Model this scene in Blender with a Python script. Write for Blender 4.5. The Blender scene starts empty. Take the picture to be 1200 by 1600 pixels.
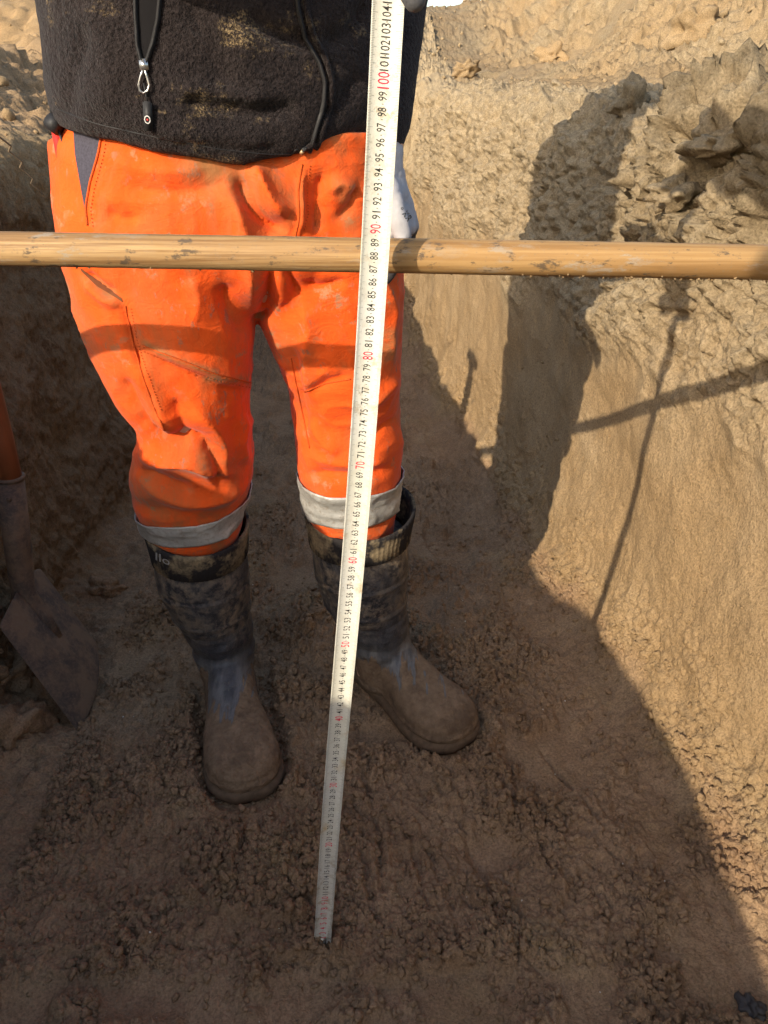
import bpy, bmesh, math, random
import numpy as np
from mathutils import Vector, Matrix
from mathutils.bvhtree import BVHTree

random.seed(7)
SC = bpy.context.scene
COL = SC.collection
R = math.radians
PI = math.pi

# ------------------------------------------------------------------ camera, sky, sun, exposure
CAM_H, PITCH, FPX = 0.985, R(28.0), 1200.0
cam_d = bpy.data.cameras.new("camera")
cam = bpy.data.objects.new("camera", cam_d)
COL.objects.link(cam)
cam.location = (0, 0, CAM_H)
cam.rotation_euler = (PI / 2 - PITCH, 0, 0)
cam_d.sensor_fit = 'VERTICAL'
cam_d.sensor_height = 24.0
cam_d.lens = 24.0 * FPX / 1600.0
cam_d.clip_start = 0.02
cam_d.clip_end = 2000
SC.camera = cam

SUN_DIR = np.array([0.48, 0.665, -0.378]); SUN_DIR /= np.linalg.norm(SUN_DIR)
SUN_EL = math.asin(-SUN_DIR[2])
world = bpy.data.worlds.new("World"); SC.world = world
world.use_nodes = True
nt = world.node_tree
bg = nt.nodes["Background"]
sky = nt.nodes.new("ShaderNodeTexSky")
sky.sky_type = 'NISHITA'; sky.sun_disc = False
sky.sun_elevation = SUN_EL
sky.sun_rotation = math.atan2(-SUN_DIR[0], -SUN_DIR[1])
sky.air_density = 1.3; sky.dust_density = 2.2; sky.ozone_density = 2.0
nt.links.new(sky.outputs[0], bg.inputs[0])
bg.inputs[1].default_value = 0.15

sun_d = bpy.data.lights.new("sun", 'SUN')
sun_d.energy = 2.7; sun_d.angle = R(0.55); sun_d.color = (1.0, 0.89, 0.71)
sun = bpy.data.objects.new("sun", sun_d); COL.objects.link(sun)
sun.rotation_euler = Vector(SUN_DIR.tolist()).to_track_quat('-Z', 'Y').to_euler()
SC.view_settings.view_transform = 'Standard'
SC.view_settings.look = 'None'
SC.view_settings.exposure = 1.08
SC.view_settings.gamma = 1.0
SC.view_settings.use_curve_mapping = False
SC.render.engine = 'CYCLES'
SC.cycles.max_bounces = 6
SC.cycles.use_denoising = True

# ------------------------------------------------------------------ helpers
CP, SP = math.cos(PITCH), math.sin(PITCH)
def W(px, py, Y):
    """world point seen at photograph pixel (px,py) in the vertical plane at distance Y"""
    u, v = (px - 600) / FPX, (py - 800) / FPX
    t = Y / (CP - v * SP)
    return np.array([u * t, Y, CAM_H - t * (SP + v * CP)])
def G(px, py, Z=0.0):
    u, v = (px - 600) / FPX, (py - 800) / FPX
    t = (CAM_H - Z) / (SP + v * CP)
    return np.array([u * t, t * (CP - v * SP), Z])
def ray_dir(px, py):
    u, v = (px - 600) / FPX, (py - 800) / FPX
    return Vector((u, CP - v * SP, -(SP + v * CP))).normalized()
def to_px(V):
    X, Y, Z = V[:, 0], V[:, 1], CAM_H - V[:, 2]
    d = Y * CP + Z * SP
    return 600 + FPX * X / d, 800 + FPX * (Z * CP - Y * SP) / d, d

def sstep(a, b, x):
    t = np.clip((x - a) / (b - a), 0, 1)
    return t * t * (3 - 2 * t)

def _h(ix, iy, iz, seed):
    with np.errstate(over='ignore'):
        n = (ix.astype(np.int64) * 374761393 + iy.astype(np.int64) * 668265263 + iz * 1274126177 + seed * 362437) & 0xffffffff
        n = ((n ^ (n >> 13)) * 1274126177) & 0xffffffff
        n = ((n ^ (n >> 16)) * 2246822519) & 0xffffffff
        n = n ^ (n >> 15)
    return (n & 0xffffff).astype(np.float64) / 16777216.0
def perlin2(x, y, seed=0):
    ix, iy = np.floor(x), np.floor(y)
    fx, fy = x - ix, y - iy
    ux, uy = fx * fx * fx * (fx * (fx * 6 - 15) + 10), fy * fy * fy * (fy * (fy * 6 - 15) + 10)
    def g(a, b):
        th = _h(ix + a, iy + b, 0, seed) * 2 * PI
        return np.cos(th) * (fx - a) + np.sin(th) * (fy - b)
    n0 = g(0, 0) * (1 - ux) + g(1, 0) * ux
    n1 = g(0, 1) * (1 - ux) + g(1, 1) * ux
    return (n0 * (1 - uy) + n1 * uy) * 1.5
def fbm2(x, y, octv=4, seed=0, gain=0.5):
    s, a = 0, 1.0
    for o in range(octv):
        s = s + a * perlin2(x * 2 ** o + o * 17.3, y * 2 ** o - o * 9.1, seed + o)
        a *= gain
    return s
def worley2(x, y, seed=0):
    ix, iy = np.floor(x), np.floor(y)
    f1 = np.full(x.shape, 9.0); f2 = np.full(x.shape, 9.0); rid = np.zeros(x.shape)
    for a in (-1, 0, 1):
        for b in (-1, 0, 1):
            cx, cy = ix + a, iy + b
            px = cx + 0.1 + 0.8 * _h(cx, cy, 1, seed); py = cy + 0.1 + 0.8 * _h(cx, cy, 2, seed)
            d = np.hypot(px - x, py - y)
            r = _h(cx, cy, 3, seed)
            m = d < f1
            f2 = np.where(m, f1, np.minimum(f2, d)); rid = np.where(m, r, rid); f1 = np.where(m, d, f1)
    return f1, f2, rid
def vnoise3(P, scale, seed=0):
    x, y, z = (P * scale).T
    ix, iy, iz = np.floor(x), np.floor(y), np.floor(z)
    fx, fy, fz = x - ix, y - iy, z - iz
    u, v, w = fx * fx * (3 - 2 * fx), fy * fy * (3 - 2 * fy), fz * fz * (3 - 2 * fz)
    r = 0
    for a in (0, 1):
        for b in (0, 1):
            for c in (0, 1):
                h = _h(ix + a, iy + b, (iz + c).astype(np.int64), seed)
                r = r + h * (u if a else 1 - u) * (v if b else 1 - v) * (w if c else 1 - w)
    return r * 2 - 1

def np_mesh(name, V, F):
    """V (n,3), F list of tuples or (m,k) array"""
    me = bpy.data.meshes.new(name)
    V = np.asarray(V, dtype=np.float32)
    if isinstance(F, np.ndarray):
        m, k = F.shape
        me.vertices.add(len(V)); me.vertices.foreach_set("co", V.ravel())
        me.loops.add(m * k); me.loops.foreach_set("vertex_index", F.ravel().astype(np.int32))
        me.polygons.add(m)
        me.polygons.foreach_set("loop_start", np.arange(0, m * k, k, dtype=np.int32))
        me.polygons.foreach_set("loop_total", np.full(m, k, dtype=np.int32))
        me.update(calc_edges=True)
    else:
        me.from_pydata(V.tolist(), [], F)
        me.update()
    return me
def obj(name, V, F, mat, parent=None, origin=None, smooth=True):
    V = np.asarray(V, dtype=np.float64)
    o_ = np.zeros(3)
    p = parent
    while p is not None:
        o_ = o_ + np.array(p.location); p = p.parent
    if origin is not None: o_ = np.asarray(origin, float)
    me = np_mesh(name, V - o_, F)
    if mat is not None:
        for m in (mat if isinstance(mat, (list, tuple)) else [mat]): me.materials.append(m)
    if smooth: me.polygons.foreach_set("use_smooth", np.ones(len(me.polygons), dtype=bool))
    ob = bpy.data.objects.new(name, me)
    COL.objects.link(ob)
    if parent is not None: ob.parent = parent
    elif origin is not None: ob.location = tuple(origin)
    return ob
def thing(name, label, cat, loc, group=None):
    o = bpy.data.objects.new(name, None); COL.objects.link(o)
    o.location = tuple(loc); o.empty_display_size = 0.1
    o["label"] = label; o["category"] = cat
    if group: o["group"] = group
    return o
def tag(o, label, cat=None, kind=None, group=None):
    o["label"] = label
    if cat: o["category"] = cat
    if kind: o["kind"] = kind
    if group: o["group"] = group
    return o

class MB:
    """collects geometry for one mesh"""
    def __init__(s): s.V = []; s.F = []; s.n = 0
    def add(s, V, F):
        V = np.asarray(V, float)
        s.F += [tuple(i + s.n for i in f) for f in F]; s.V.append(V); s.n += len(V); return s
    def loft(s, rings, cap=(True, True), closed=True):
        k = len(rings[0]); V = np.concatenate([np.asarray(r, float) for r in rings]); F = []
        for i in range(len(rings) - 1):
            for j in range(k if closed else k - 1):
                a, b = i * k + j, i * k + (j + 1) % k
                F.append((a, b, b + k, a + k))
        if cap[0]: F.append(tuple(range(k - 1, -1, -1)))
        if cap[1]: F.append(tuple(range((len(rings) - 1) * k, len(rings) * k)))
        return s.add(V, F)
    def tube(s, pts, rad, n=10, cap=True):
        pts = [np.asarray(p, float) for p in pts]
        if np.isscalar(rad): rad = [rad] * len(pts)
        rings = []; prev = None
        for i, p in enumerate(pts):
            d = pts[min(i + 1, len(pts) - 1)] - pts[max(i - 1, 0)]
            d = d / (np.linalg.norm(d) + 1e-12)
            if prev is None:
                up = np.array([0, 0, 1.0]) if abs(d[2]) < .9 else np.array([1.0, 0, 0])
            else: up = prev
            a = up - d * np.dot(up, d); a /= np.linalg.norm(a) + 1e-12
            b = np.cross(d, a); prev = a
            th = np.linspace(0, 2 * PI, n, endpoint=False)
            rings.append(p + rad[i] * (np.cos(th)[:, None] * a + np.sin(th)[:, None] * b))
        return s.loft(rings, (cap, cap))
    def capsule(s, pts, rad, n=14):
        """tube with rounded ends"""
        pts = [np.asarray(p, float) for p in pts]
        rad = list(rad) if not np.isscalar(rad) else [rad] * len(pts)
        d0 = pts[0] - pts[1]; d0 /= np.linalg.norm(d0); d1 = pts[-1] - pts[-2]; d1 /= np.linalg.norm(d1)
        P = []; Q = []
        for a in (85, 60, 30): P.append(pts[0] + d0 * rad[0] * math.sin(R(a))); Q.append(rad[0] * math.cos(R(a)))
        P += pts; Q += rad
        for a in (30, 60, 85): P.append(pts[-1] + d1 * rad[-1] * math.sin(R(a))); Q.append(rad[-1] * math.cos(R(a)))
        return s.tube(P, Q, n)
    def ball(s, c, r, nu=20, nv=12):
        r = np.array([r, r, r]) if np.isscalar(r) else np.asarray(r, float)
        rings = []
        for i in range(1, nv):
            a = PI * i / nv
            th = np.linspace(0, 2 * PI, nu, endpoint=False)
            rings.append(np.asarray(c, float) + r * np.stack([np.sin(a) * np.cos(th), np.sin(a) * np.sin(th), np.full(nu, -np.cos(a))], 1))
        return s.loft(rings)
    def box(s, c, size, rot=None, bevel=0.0):
        bm = bmesh.new(); bmesh.ops.create_cube(bm, size=1)
        for v in bm.verts: v.co = Vector((v.co.x * size[0], v.co.y * size[1], v.co.z * size[2]))
        if bevel: bmesh.ops.bevel(bm, geom=bm.edges[:], offset=bevel, segments=2, affect='EDGES')
        bm.verts.index_update()
        V = np.array([v.co[:] for v in bm.verts]); F = [tuple(v.index for v in f.verts) for f in bm.faces]; bm.free()
        if rot is not None: V = V @ np.asarray(rot).T
        return s.add(V + np.asarray(c, float), F)
    def out(s): return np.concatenate(s.V), s.F
    def build(s, name, mat, parent=None, origin=None, smooth=True):
        V, F = s.out(); return obj(name, V, F, mat, parent, origin, smooth)

def ell(c, rx, ry, yaw=0.0, n=32, p=2.0, tilt=(0, 0)):
    """horizontal super-ellipse ring"""
    th = np.linspace(0, 2 * PI, n, endpoint=False)
    ct, st = np.cos(th), np.sin(th)
    x = rx * np.sign(ct) * np.abs(ct) ** (2 / p); y = ry * np.sign(st) * np.abs(st) ** (2 / p)
    X = x * math.cos(yaw) - y * math.sin(yaw); Y = x * math.sin(yaw) + y * math.cos(yaw)
    return np.stack([c[0] + X, c[1] + Y, c[2] + tilt[0] * X + tilt[1] * Y], 1)

def dense_rings(keys, n=24, m=40, p=2.2):
    """keys: (x,y,z,rx,ry,yaw) interpolated smoothly"""
    K = np.array(keys, float); t = np.linspace(0, len(K) - 1, m)
    out = []
    for tt in t:
        i = min(int(tt), len(K) - 2); f = tt - i
        p0, p1, p2, p3 = K[max(i - 1, 0)], K[i], K[i + 1], K[min(i + 2, len(K) - 1)]
        q = 0.5 * ((2 * p1) + (-p0 + p2) * f + (2 * p0 - 5 * p1 + 4 * p2 - p3) * f ** 2 + (-p0 + 3 * p1 - 3 * p2 + p3) * f ** 3)
        out.append(ell(q[:3], max(q[3], .001), max(q[4], .001), q[5], n, p))
    return out

def remesh(V, F, voxel, smooth=4, factor=0.5):
    """union of closed shells -> one continuous surface (verts, quad array)"""
    me = np_mesh("tmp", V, F); o = bpy.data.objects.new("tmp", me); COL.objects.link(o)
    m = o.modifiers.new("r", 'REMESH'); m.mode = 'VOXEL'; m.voxel_size = voxel
    if smooth:
        s = o.modifiers.new("s", 'SMOOTH'); s.iterations = smooth; s.factor = factor
    dg = bpy.context.evaluated_depsgraph_get(); ev = o.evaluated_get(dg); me2 = ev.to_mesh()
    n = len(me2.vertices); co = np.empty(n * 3, np.float32); me2.vertices.foreach_get("co", co)
    Fq = [tuple(p.vertices) for p in me2.polygons]
    nr = np.empty(n * 3, np.float32); me2.vertices.foreach_get("normal", nr)
    ev.to_mesh_clear(); bpy.data.objects.remove(o); bpy.data.meshes.remove(me)
    k4 = np.array([f if len(f) == 4 else (f[0], f[1], f[2], f[2]) for f in Fq]) if all(len(f) == 4 for f in Fq) else Fq
    return co.reshape(-1, 3).astype(float), k4, nr.reshape(-1, 3).astype(float)
def normals(V, F):
    me = np_mesh("tmp", V, F); nr = np.empty(len(V) * 3, np.float32); me.vertices.foreach_get("normal", nr)
    bpy.data.meshes.remove(me); return nr.reshape(-1, 3).astype(float)
def bvh(V, F): return BVHTree.FromPolygons([tuple(v) for v in V], [tuple(int(i) for i in f) for f in F])
def hit(tree, px, py, off=0.0):
    o = Vector((0, 0, CAM_H)); d = ray_dir(px, py)
    loc, nrm, i, dist = tree.ray_cast(o, d)
    if loc is None:
        q = o + d * 0.95; loc, nrm, i, dist = tree.find_nearest(q)
    if nrm.dot(d) > 0: nrm = -nrm
    return np.array(loc) + np.array(nrm) * off
def poly_resample(pts, n):
    P = np.array(pts, float); s = np.concatenate([[0], np.cumsum(np.hypot(*np.diff(P, axis=0).T))])
    t = np.linspace(0, s[-1], n)
    return np.stack([np.interp(t, s, P[:, i]) for i in range(P.shape[1])], 1)
def smooth_poly(pts, n):
    P = poly_resample(pts, n)
    for _ in range(max(2, n // 12)):
        P[1:-1] = .25 * P[:-2] + .5 * P[1:-1] + .25 * P[2:]
    return P
def surf_line(tree, pts, n, off):
    return [hit(tree, x, y, off) for x, y in smooth_poly(pts, n)]
def surf_patch(tree, c1, c2, n, m, off):
    """a cloth panel lying on a surface between two curves"""
    A, B = smooth_poly(c1, n), smooth_poly(c2, n); V = []
    for i in range(n):
        for j in range(m):
            q = A[i] * (1 - j / (m - 1)) + B[i] * j / (m - 1); V.append(hit(tree, q[0], q[1], off))
    F = [(i * m + j, i * m + j + 1, (i + 1) * m + j + 1, (i + 1) * m + j) for i in range(n - 1) for j in range(m - 1)]
    return np.array(V), F
def dist_polyline(px, py, pts):
    d = np.full(px.shape, 1e9); tt = np.zeros(px.shape); L = len(pts) - 1
    for i in range(L):
        a, b = np.array(pts[i], float), np.array(pts[i + 1], float); ab = b - a
        t = np.clip(((px - a[0]) * ab[0] + (py - a[1]) * ab[1]) / (ab @ ab), 0, 1)
        dd = np.hypot(px - a[0] - t * ab[0], py - a[1] - t * ab[1])
        m = dd < d; d = np.where(m, dd, d); tt = np.where(m, (i + t) / L, tt)
    return d, tt

# ------------------------------------------------------------------ materials
class NT:
    def __init__(s, name):
        s.m = bpy.data.materials.new(name); s.m.use_nodes = True
        s.t = s.m.node_tree; s.b = s.t.nodes["Principled BSDF"]
        s.tc = s.t.nodes.new("ShaderNodeTexCoord")
    def n(s, typ, **kw):
        x = s.t.nodes.new(typ)
        for k, v in kw.items(): setattr(x, k, v)
        return x
    def l(s, a, b): s.t.links.new(a, b)
    def coord(s, scale=(1, 1, 1), rot=(0, 0, 0), loc=(0, 0, 0)):
        mp = s.n("ShaderNodeMapping"); mp.inputs[3].default_value = scale; mp.inputs[2].default_value = rot; mp.inputs[1].default_value = loc
        s.l(s.tc.outputs["Object"], mp.inputs[0]); return mp.outputs[0]
    def noise(s, scale, detail=4, rough=.55, vec=None, dist=0.0):
        x = s.n("ShaderNodeTexNoise"); x.inputs["Scale"].default_value = scale; x.inputs["Detail"].default_value = detail
        x.inputs["Roughness"].default_value = rough; x.inputs["Distortion"].default_value = dist
        s.l(vec if vec is not None else s.tc.outputs["Object"], x.inputs["Vector"]); return x.outputs[0]
    def vor(s, scale, vec=None, feature='F1', rnd=1.0):
        x = s.n("ShaderNodeTexVoronoi"); x.feature = feature; x.inputs["Scale"].default_value = scale; x.inputs["Randomness"].default_value = rnd
        s.l(vec if vec is not None else s.tc.outputs["Object"], x.inputs["Vector"]); return x
    def ramp(s, fac, stops, interp='LINEAR'):
        x = s.n("ShaderNodeValToRGB"); cr = x.color_ramp; cr.interpolation = interp
        while len(cr.elements) > 1: cr.elements.remove(cr.elements[-1])
        for i, (p, c) in enumerate(stops):
            e = cr.elements[0] if i == 0 else cr.elements.new(p)
            e.position = p; e.color = (c, c, c, 1) if np.isscalar(c) else (*c, 1)
        s.l(fac, x.inputs[0]); return x.outputs[0]
    def mix(s, fac, a, b, mode='MIX'):
        x = s.n("ShaderNodeMix", data_type='RGBA', blend_type=mode)
        for sock, v in ((x.inputs["Factor"], fac), (x.inputs[6], a), (x.inputs[7], b)):
            if hasattr(v, "is_linked") or hasattr(v, "node"): s.l(v, sock)
            elif np.isscalar(v): sock.default_value = v
            else: sock.default_value = (*v, 1)
        return x.outputs[2]
    def math(s, op, a, b=0.0, c=None):
        x = s.n("ShaderNodeMath", operation=op)
        for i, v in enumerate((a, b) if c is None else (a, b, c)):
            if np.isscalar(v): x.inputs[i].default_value = v
            else: s.l(v, x.inputs[i])
        return x.outputs[0]
    def sep(s, vec=None):
        x = s.n("ShaderNodeSeparateXYZ"); s.l(vec if vec is not None else s.tc.outputs["Object"], x.inputs[0]); return x.outputs
    def attr(s, name):
        x = s.n("ShaderNodeAttribute"); x.attribute_name = name; return x.outputs["Fac"]
    def bump(s, h, strength=.5, dist=.001, prev=None):
        x = s.n("ShaderNodeBump"); x.inputs["Strength"].default_value = strength; x.inputs["Distance"].default_value = dist
        s.l(h, x.inputs["Height"])
        if prev is not None: s.l(prev, x.inputs["Normal"])
        return x.outputs[0]
    def done(s, color=None, rough=.9, normal=None, metal=0.0, spec=.3, sheen=0.0):
        b = s.b
        def put(sock, v):
            if v is None: return
            if hasattr(v, "node"): s.l(v, sock)
            elif np.isscalar(v): sock.default_value = v
            else: sock.default_value = (*v, 1)
        put(b.inputs["Base Color"], color); put(b.inputs["Roughness"], rough); put(b.inputs["Normal"], normal)
        put(b.inputs["Metallic"], metal); b.inputs["Specular IOR Level"].default_value = spec
        if sheen: b.inputs["Sheen Weight"].default_value = sheen; b.inputs["Sheen Roughness"].default_value = .4
        return s.m
def plain(name, color, rough=.6, metal=0.0, var=.15, scale=120):
    k = NT(name); n = k.noise(scale, 4)
    c = k.mix(k.ramp(n, [(.3, 0), (.7, 1)]), [x * (1 - var) for x in color], [min(1, x * (1 + var)) for x in color])
    return k.done(c, rough, k.bump(n, .25, .0006), metal)

def soil_material():
    k = NT("soil")
    damp, clay = k.attr("damp"), k.attr("clay")
    n1 = k.noise(7, 6, .62); n2 = k.noise(48, 5, .65); n3 = k.noise(260, 4, .7); n4 = k.noise(2.3, 4, .55)
    dry = k.mix(k.ramp(n1, [(.34, 0), (.66, 1)]), (.275, .180, .090), (.365, .255, .142))
    dry = k.mix(k.ramp(n4, [(.42, 0), (.62, 1)]), dry, (.31, .205, .105))
    cl = k.mix(k.ramp(n2, [(.35, 0), (.65, 1)]), (.255, .188, .110), (.35, .270, .168))
    c = k.mix(clay, dry, cl)
    # dark iron / organic streaks of the wall, slanting
    st = k.noise(1.0, 4, .6, vec=k.coord((5.5, 5.5, 2.0), (0.35, 0, 0)))
    sm = k.math('MULTIPLY', k.ramp(st, [(.60, 0), (.70, 1)]), k.ramp(k.noise(26, 5, .7), [(.45, 0), (.6, 1)]))
    c = k.mix(k.math('MULTIPLY', sm, .72), c, (.15, .11, .07))
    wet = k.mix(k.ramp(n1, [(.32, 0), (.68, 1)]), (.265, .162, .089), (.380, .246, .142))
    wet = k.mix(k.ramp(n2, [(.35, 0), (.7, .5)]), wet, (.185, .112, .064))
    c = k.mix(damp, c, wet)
    c = k.mix(1.0, c, k.ramp(k.attr("dark"), [(0, 1.0), (1, .60)]), 'MULTIPLY')  # dark multiplies the soil colour, partly as painted shade
    gr = k.ramp(n3, [(.3, .60), (.5, 1.0), (.72, 1.34)])
    c = k.mix(1.0, c, gr, 'MULTIPLY')
    # pale sand grains
    v = k.vor(420); gm = k.math('MULTIPLY', k.math('LESS_THAN', v.outputs["Distance"], .16), k.math('GREATER_THAN', k.sep(v.outputs["Color"])[0], .86))
    c = k.mix(k.math('MULTIPLY', gm, .5), c, (.62, .5, .36))
    b1 = k.bump(n3, 1.0, .0034)
    b2 = k.bump(n2, .6, .006, b1)
    b3 = k.bump(k.noise(800, 2), .4, .0006, b2)
    return k.done(c, .95, b3, 0, .12)
M_SOIL = soil_material()
# ------------------------------------------------------------------ the trench: one swept grid, cut into its named parts
def spaced(a, b, s0, s1):
    out = [a]; 
    while out[-1] < b:
        f = (out[-1] - a) / (b - a); out.append(out[-1] + s0 + (s1 - s0) * f)
    out[-1] = b
    return np.array(out)
YR = np.concatenate([[-60, -30, -15, -8, -5], spaced(-4, -.3, .12, .06)[:-1], spaced(-.3, .42, .05, .006)[:-1], spaced(.42, 1.7, .0024, .0034)[:-1],
                     spaced(1.7, 4.6, .0038, .012)[:-1], spaced(4.6, 9, .016, .06)[:-1], [9, 9.3, 10, 12, 15, 20, 30, 60, 120]])
def shape_profile(pts, n, sig):
    P = poly_resample(pts, 900)
    L = np.sum(np.hypot(*np.diff(P, axis=0).T)); k = int(sig / L * 900 * 3) * 2 + 1
    w = np.exp(-.5 * (np.linspace(-3, 3, k)) ** 2); w /= w.sum()
    Q = P.copy(); h = k // 2
    for i in (0, 1):
        e = np.concatenate([2 * P[0, i] - P[h:0:-1, i], P[:, i], 2 * P[-1, i] - P[-2:-h - 2:-1, i]])
        Q[:, i] = np.convolve(e, w, 'valid')
    return poly_resample(Q, n)
N_LB, N_LW, N_F, N_RW, N_RB = 90, 170, 520, 340, 260
LW = shape_profile([(-.16, .90), (-.085, .875), (-.062, .80), (-.045, .60), (-.03, .3), (-.005, .05), (.06, 0), (.14, 0)], N_LW, .02)
RW = shape_profile([(-.13, 0), (-.07, .004), (-.02, .03), (.02, .11), (.05, .35), (.075, .65), (.10, .86), (.125, .925), (.17, .948), (.28, .955)], N_RW, .014)
nY = len(YR)
xl = -.62 - .052 * np.clip(YR, -1, 9) + .025 * perlin2(YR * 1.1, YR * 0 + 3.3, 5)
Yc = np.clip(YR, .55, 9)
xr = .643 - .162 * np.minimum(Yc, 3.1) - .04 * np.maximum(Yc - 3.1, 0) + .012 * perlin2(YR * 1.4, YR * 0 + 8.3, 9)
zr = .985 + .024 * np.clip(YR, 0, 6); zl = 1 + .012 * np.clip(YR - .5, 0, 4) + .10 * np.exp(-((YR + .60) / .36) ** 2)  # zl swells the unseen near left bank to widen the floor shade
cols_X, cols_Z, seg = [], [], []
tl = np.concatenate([[120, 60, 30, 15, 8, 5, 3.5], (np.linspace(1, 0, N_LB) ** 1.8) * 2.5])[:-1]
X = []; Z = []
X.append((xl[:, None] - .16) - tl[None, :]); Z.append(.90 * zl[:, None] + .12 * (1 - np.exp(-tl[None, :] / .5)) + 0 * X[-1])
X.append(xl[:, None] + LW[None, :, 0]); Z.append(LW[None, :, 1] * zl[:, None])
f = np.linspace(0, 1, N_F + 2)[1:-1]
X.append((xl[:, None] + .14) * (1 - f) + (xr[:, None] - .13) * f); Z.append(0 * X[-1])
X.append(xr[:, None] + RW[None, :, 0]); Z.append(RW[None, :, 1] * zr[:, None])
tr = np.concatenate([(np.linspace(0, 1, N_RB) ** 1.45) * 2.6, [2.8, 3.2, 4, 5, 8, 15, 30, 60, 120]])[1:]
X.append((xr[:, None] + .28) + tr[None, :]); Z.append(.955 * zr[:, None] + (.015 + .035 * np.clip(YR - 1.2, 0, 2))[:, None] * (1 - np.exp(-tr[None, :] / .45)) + 0 * X[-1])
seg = np.cumsum([0] + [a.shape[1] for a in X])
X = np.concatenate(X, 1); Z = np.concatenate(Z, 1); Yg = np.repeat(YR[:, None], X.shape[1], 1)
# trench ends
dep = sstep(4.5, 4.22, YR) * sstep(-3.6, -3.2, YR)
gnd = 1.0 + .02 * np.clip(Yg, 0, 6)
Z = Z * dep[:, None] + gnd * (1 - dep[:, None])
# spoil heaps
dx = X - (xr[:, None] + .15)
hR = 1.30 * sstep(.50, 2.0, dx + .10 * perlin2(Yg * 1.2, dx * 1.1, 31)) * sstep(.4, 2.4, Yg) * (1 - .97 * sstep(2.4, 5.5, dx)) * sstep(8.5, 5, Yg)
hR *= 1 + .25 * perlin2(Yg * .8, dx * .8, 32)
hF = .49 * sstep(4.5, 6.8, Yg + .25 * perlin2(X * .9, Yg * .7, 33)) * sstep(11, 8, Yg) * sstep(-9, -4, X) * sstep(9, 4, X)
dl = (xl[:, None] - .25) - X
hL = .17 * sstep(.05, .4, dl) * sstep(1.2, .6, dl) * (.75 + .8 * perlin2(Yg * 1.7, X * 1.3, 34)) * sstep(.5, 1.2, Yg) * sstep(7, 4, Yg)
hL2 = .60 * sstep(1.9, 4.0, dl) * sstep(2, 3.6, Yg) * sstep(11, 8, Yg) * sstep(12, 7, dl)
hN = .085 * np.exp(-((Yg + .62) / .36) ** 2) * sstep(.0, .15, dl + .08) * sstep(1.2, .5, dl)  # low unseen swell on the near left bank, added for its shade
Z = Z + hN + np.maximum(hR, 0) + np.maximum(hF, 0) + np.maximum(hL, 0) + hL2
P = np.stack([X, Yg, Z], -1)
# arc-length coordinate across
S = np.concatenate([np.zeros((nY, 1)), np.cumsum(np.hypot(np.diff(X, axis=1), np.diff(Z, axis=1)), 1)], 1)
S = S - S[:, seg[2]:seg[2] + 1]
def gnormals(P):
    du = np.gradient(P, axis=1); dv = np.gradient(P, axis=0)
    n = np.cross(du, dv); n /= np.linalg.norm(n, axis=-1, keepdims=True) + 1e-12
    return n
Nn = gnormals(P)
Nn[Nn[..., 2] < -.2] *= -1
fine = sstep(-.1, .35, Yg) * sstep(14, 8, Yg) * sstep(9, 4, np.abs(X))
zone = np.zeros(X.shape)
iL, iF, iW, iB = slice(seg[1], seg[2]), slice(seg[2], seg[3]), slice(seg[3], seg[4]), slice(seg[4], seg[5])
isF = np.zeros(X.shape); isF[:, iF] = 1
hw = Z  # height above the trench floor
PX, PY, _d = [a.reshape(X.shape) for a in to_px(P.reshape(-1, 3))]
far = (Yg < .3)
def blob(cx, cy, rx, ry, rot=0.0, soft=.35):
    """soft elliptical footprint patch on the floor, centre in metres"""
    a, b = X - cx, Yg - cy
    c, s = math.cos(rot), math.sin(rot)
    d = np.hypot((a * c + b * s) / rx, (-a * s + b * c) / ry)
    return sstep(1 + soft, 1 - soft, d)
wob = fbm2(S * 9, Yg * 9, 3, 50)
# --- floor roughness: crumbly with trampled smooth places
low = sstep(.16, .02, hw) * (dep[:, None] > .5)
smooth_ = np.zeros(X.shape)
for (px, py, rx, ry, ro) in ((650, 1575, .30, .055, .05), (1120, 1500, .11, .06, .3), (150, 1590, .18, .05, 0),
                             (470, 760, .13, .10, 0), (690, 840, .12, .13, .2), (690, 700, .11, .2, 0), (440, 640, .14, .3, 0), (470, 900, .07, .09, 0),
                             (705, 950, .08, .10, .4), (180, 1040, .09, .05, .4), (280, 1080, .05, .10, 0), (420, 1275, .06, .03, .1),
                             (600, 1140, .06, .03, .2), (860, 1180, .10, .10, 0), (770, 1330, .05, .035, 0)):
    c = G(px, py); smooth_ = np.maximum(smooth_, blob(c[0] + 0, c[1], rx, ry, ro) * sstep(-.55, .05, wob + .1))
smooth_ *= low
def lumps(cell, seed, wx=0, wy=0):
    f1, f2, r = worley2((S + wx) / cell, (Yg + wy) / cell, seed)
    return np.clip(1 - (f1 / .72) ** 2, 0, 1) * (.35 + .65 * r), f2 - f1
w1, w2 = .010 * perlin2(S * 40, Yg * 40, 61), .010 * perlin2(S * 40, Yg * 40, 62)
L60, E60 = lumps(.060, 71, w1 * 1.6, w2 * 1.6)
L30, E30 = lumps(.027, 72, w1, w2)
L14, E14 = lumps(.0125, 73, w1 * .5, w2 * .5)
L7, E7 = lumps(.0065, 74)
big = fbm2(S * 3.0, Yg * 3.0, 4, 80)
med = fbm2(S * 16, Yg * 16, 4, 84)
sml = fbm2(S * 70, Yg * 70, 3, 88, .6)
clump = sstep(-.35, .45, fbm2(S * 6, Yg * 6, 3, 90))
rgh = (1 - .93 * smooth_)
def billow(cell, seed):
    return np.abs(perlin2((S + w1 * .8) / cell, (Yg + w2 * .8) / cell, seed))
B40, B22, B12, B7 = billow(.046, 171), billow(.025, 172), billow(.0135, 173), billow(.0075, 174)
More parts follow.
